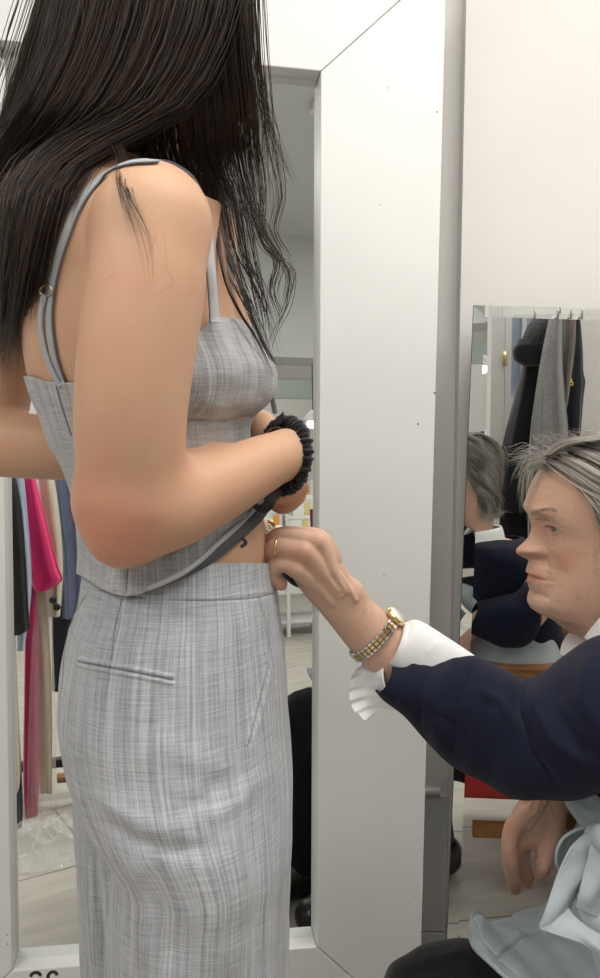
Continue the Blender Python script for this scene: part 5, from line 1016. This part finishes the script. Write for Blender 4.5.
kh = Field(M2.see(521, 350, YP+.20)-A([.01, .09, .02]), M2.see(555, 312, YP+.20)+A([.02, .09, .02]), .003); qa = M2.see(526, 345, YP+.19); qb = M2.see(541, 319, YP+.17)
kh.chain([(qa+A([.01, 0, 0]), .026), ((qa+qb)/2+A([.012, 0, .002]), .036), (qb+A([.006, 0, -.006]), .030)], .02); v_, f_ = kh.surf(); v_ = smooth_mesh(v_, f_, 1); v_ = v_+.0015*np.sin(v_[:, :1]*400)*A([0, 1, 0]); tag(mesh('knitted_hat', v_, f_, m_knt), 'charcoal cable knit hat stuffed above the black coat collar', 'hat', GC)
garment('scarf', M2, [(552, 563, 306), (547, 562, 330), (541, 562, 360), (535, 565, 400), (531, 568, 430), (528, 567, 470), (528, 562, 520), (528, 550, 560)], YP+.24, .03, m_mel, 'long light grey knitted scarf draped in front of the black coat', 'scarf', GC, 6, .006)
garment('jacket', M2, [(565, 576, 306), (564, 575, 340), (561, 571, 375), (559, 567, 405), (559, 564, 412)], YP+.20, .03, m_brn, 'narrow brown grey jacket hanging between the grey scarf and navy top', 'jacket', GC, 4, .004)
nv = garment('sweatshirt', M2, [(574, 579, 306), (572, 582, 345), (569, 583, 372), (565, 585, 382), (563, 583, 400), (562, 581, 430), (562, 580, 470)], YP+.13, .03, m_nvy, 'dark navy sweatshirt with a small yellow mark, rightmost on the hooks', 'sweatshirt', GC, 4, .004)
ym = mat('yellow_print', (.80, .55, .06), .6)
for cx_, cy_ in ((570.0, 380), (571.5, 383.6)): c_ = M2.see(cx_, cy_, YP+.168); MB().tube([c_+A([math.cos(t)*.0055, 0, math.sin(t)*.0055]) for t in np.linspace(0, 6.28, 20)], .0022, 6).build('yellow_mark', ym, nv)
pp = [M2.see(x, y, YP+.19) for x, y in ((488, 500), (491, 498), (500, 508), (499, 536), (489, 528))]; tag(MB().prism(pp, (0, .002, 0)).build('paper_bag', m_box, None, smooth=False), 'white paper sheet tucked beside the hem of the black coat', 'paper')
# far shelf with binders past the partition
y1_ = -2.4; p0 = M2.see(475, 459, y1_); p1 = M2.see(492, 459, y1_); fs = empty('wall_shelf', ((p0[0]+p1[0])/2, y1_, 0), 'narrow white cabinet with folders standing on it beyond the door', 'cabinet')
MB().box(((p0[0]+p1[0])/2, y1_-.15, p0[2]/2), (p1[0]-p0[0]+.12, .36, p0[2])).build('cabinet_body', m_white, fs, smooth=False); MB().box(((p0[0]+p1[0])/2, y1_-.15, p0[2]-.02), (p1[0]-p0[0]+.15, .40, .03)).build('cabinet_top', m_white, fs, smooth=False)
for i, (x0_, x1_, yt, mm, lb) in enumerate(((483, 484.6, 431, m_black, 'black folder standing on the white cabinet, left of the pale one'), (484.9, 486.2, 430, m_box, 'pale folder between the black folders on the white cabinet'), (486.5, 488, 432, m_black, 'black folder second from the right on the white cabinet'), (488.2, 490, 433, m_char, 'charcoal folder at the right end of the white cabinet'))):
    a = M2.see(x0_, yt, y1_); c = M2.see(x1_, 459, y1_); tag(MB().box(((a[0]+c[0])/2, y1_-.12, (a[2]+p0[2])/2), (c[0]-a[0], .22, a[2]-p0[2])).build('folder', mm, None, smooth=False, bevel=.001), lb, 'folder', 'folders on the white cabinet')
a = M2.see(474.5, 429, y1_); c = M2.see(480, 459, y1_); xm = (a[0]+c[0])/2; tag(MB().lathe((xm, y1_-.10, p0[2]), [(.02, 0), (.022, .01), (.018, (a[2]-p0[2])*.6), (.008, (a[2]-p0[2])*.8), (.008, a[2]-p0[2])], 16).build('orange_bottle', m_or), 'orange bottle standing at the left end of the white cabinet', 'bottle')
garment('garment', M2, [(474, 490, 486), (475, 491, 520), (476, 490, 560), (478, 489, 600)], -.12, .02, cloth('burgundy_velvet', (.12, .012, .04), .8), 'burgundy dress hanging beyond the left edge of the white door', 'dress', None, 4, .006)
p = M2.see(482, 366, -3.2); t = empty('pendant_lamp', p, 'round white lamp hanging beyond the white door, seen in the small mirror', 'lamp')
MB().lathe(p, [(.01, .09), (.03, .08), (.075, .03), (.09, 0)], 24).build('lamp_shade', m_white, t); MB().lathe(p+A([0, 0, -.02]), [(.01, -.04), (.04, -.03), (.055, 0), (.04, .03), (.01, .04)], 20).build('bulb', m_em, t); MB().tube([p+A([0, 0, .08]), (p[0], p[1], ZC)], .004, 6).build('cord', m_black, t)
# striped clothes low on the partition (black and white stripes under the chin)
for i, (x0_, x1_, mm, lb) in enumerate(((526, 530.5, m_sky, 'pale blue garment bag left of the striped pair under the coats'), (531, 535, m_blackc, 'first narrow black garment hanging low under the grey scarf'), (535.5, 540, m_box, 'narrow white garment hanging between the two black ones'), (540.5, 544.5, m_blackc, 'second narrow black garment hanging low under the grey scarf'), (545, 553, m_mel, 'narrow grey garment hanging beside the wooden slat'))):
    garment('garment', M2, [(x0_, x1_, 585), (x0_-.5, x1_, 640), (x0_-.5, x1_+.3, 700)], YP+.10, .012, mm, lb, 'garment', 'narrow garments hanging low', 3, .002, n=20, k=24)
# ---- the chair the seated woman uses
m_red = mat('red_canvas', (.38, .018, .015), .6, noise=(20, .12), bump=(600, .3))
cr = empty('armchair', (.62, .97, 0), 'low wooden armchair with a red seat under the seated woman', 'chair')
MB().box((.625, .96, .278), (.52, .42, .083)).build('seat', m_red, cr, smooth=False, bevel=.012)
for yy, xs in ((1.185, .36), (.735, .46)):
    MB().box(((xs+.90)/2, yy, .575), (.90-xs, .055, .03)).build('armrest', m_wood, cr, smooth=False, bevel=.006)
    MB().box((.64, yy, .17), (.48, .028, .035)).build('side_rail', m_wood, cr, smooth=False, bevel=.003)
    MB().tube([(.66 if yy > 1 else .90, yy, .0), (.42 if yy > 1 else .62, yy, .57)], .016, 12).build('leg', m_wood, cr); MB().tube([(.86, yy, .0), (.88, yy, .95)], .016, 12).build('leg', m_wood, cr)
MB().box((.885, .96, .80), (.02, .46, .26)).build('backrest', m_red, cr, smooth=False, bevel=.008)
sc = bpy.context.scene
sc.view_settings.view_transform = 'Standard'; sc.view_settings.look = 'None'; sc.view_settings.gamma = 1; sc.view_settings.use_curve_mapping = False
sc.view_settings.exposure = EXPO
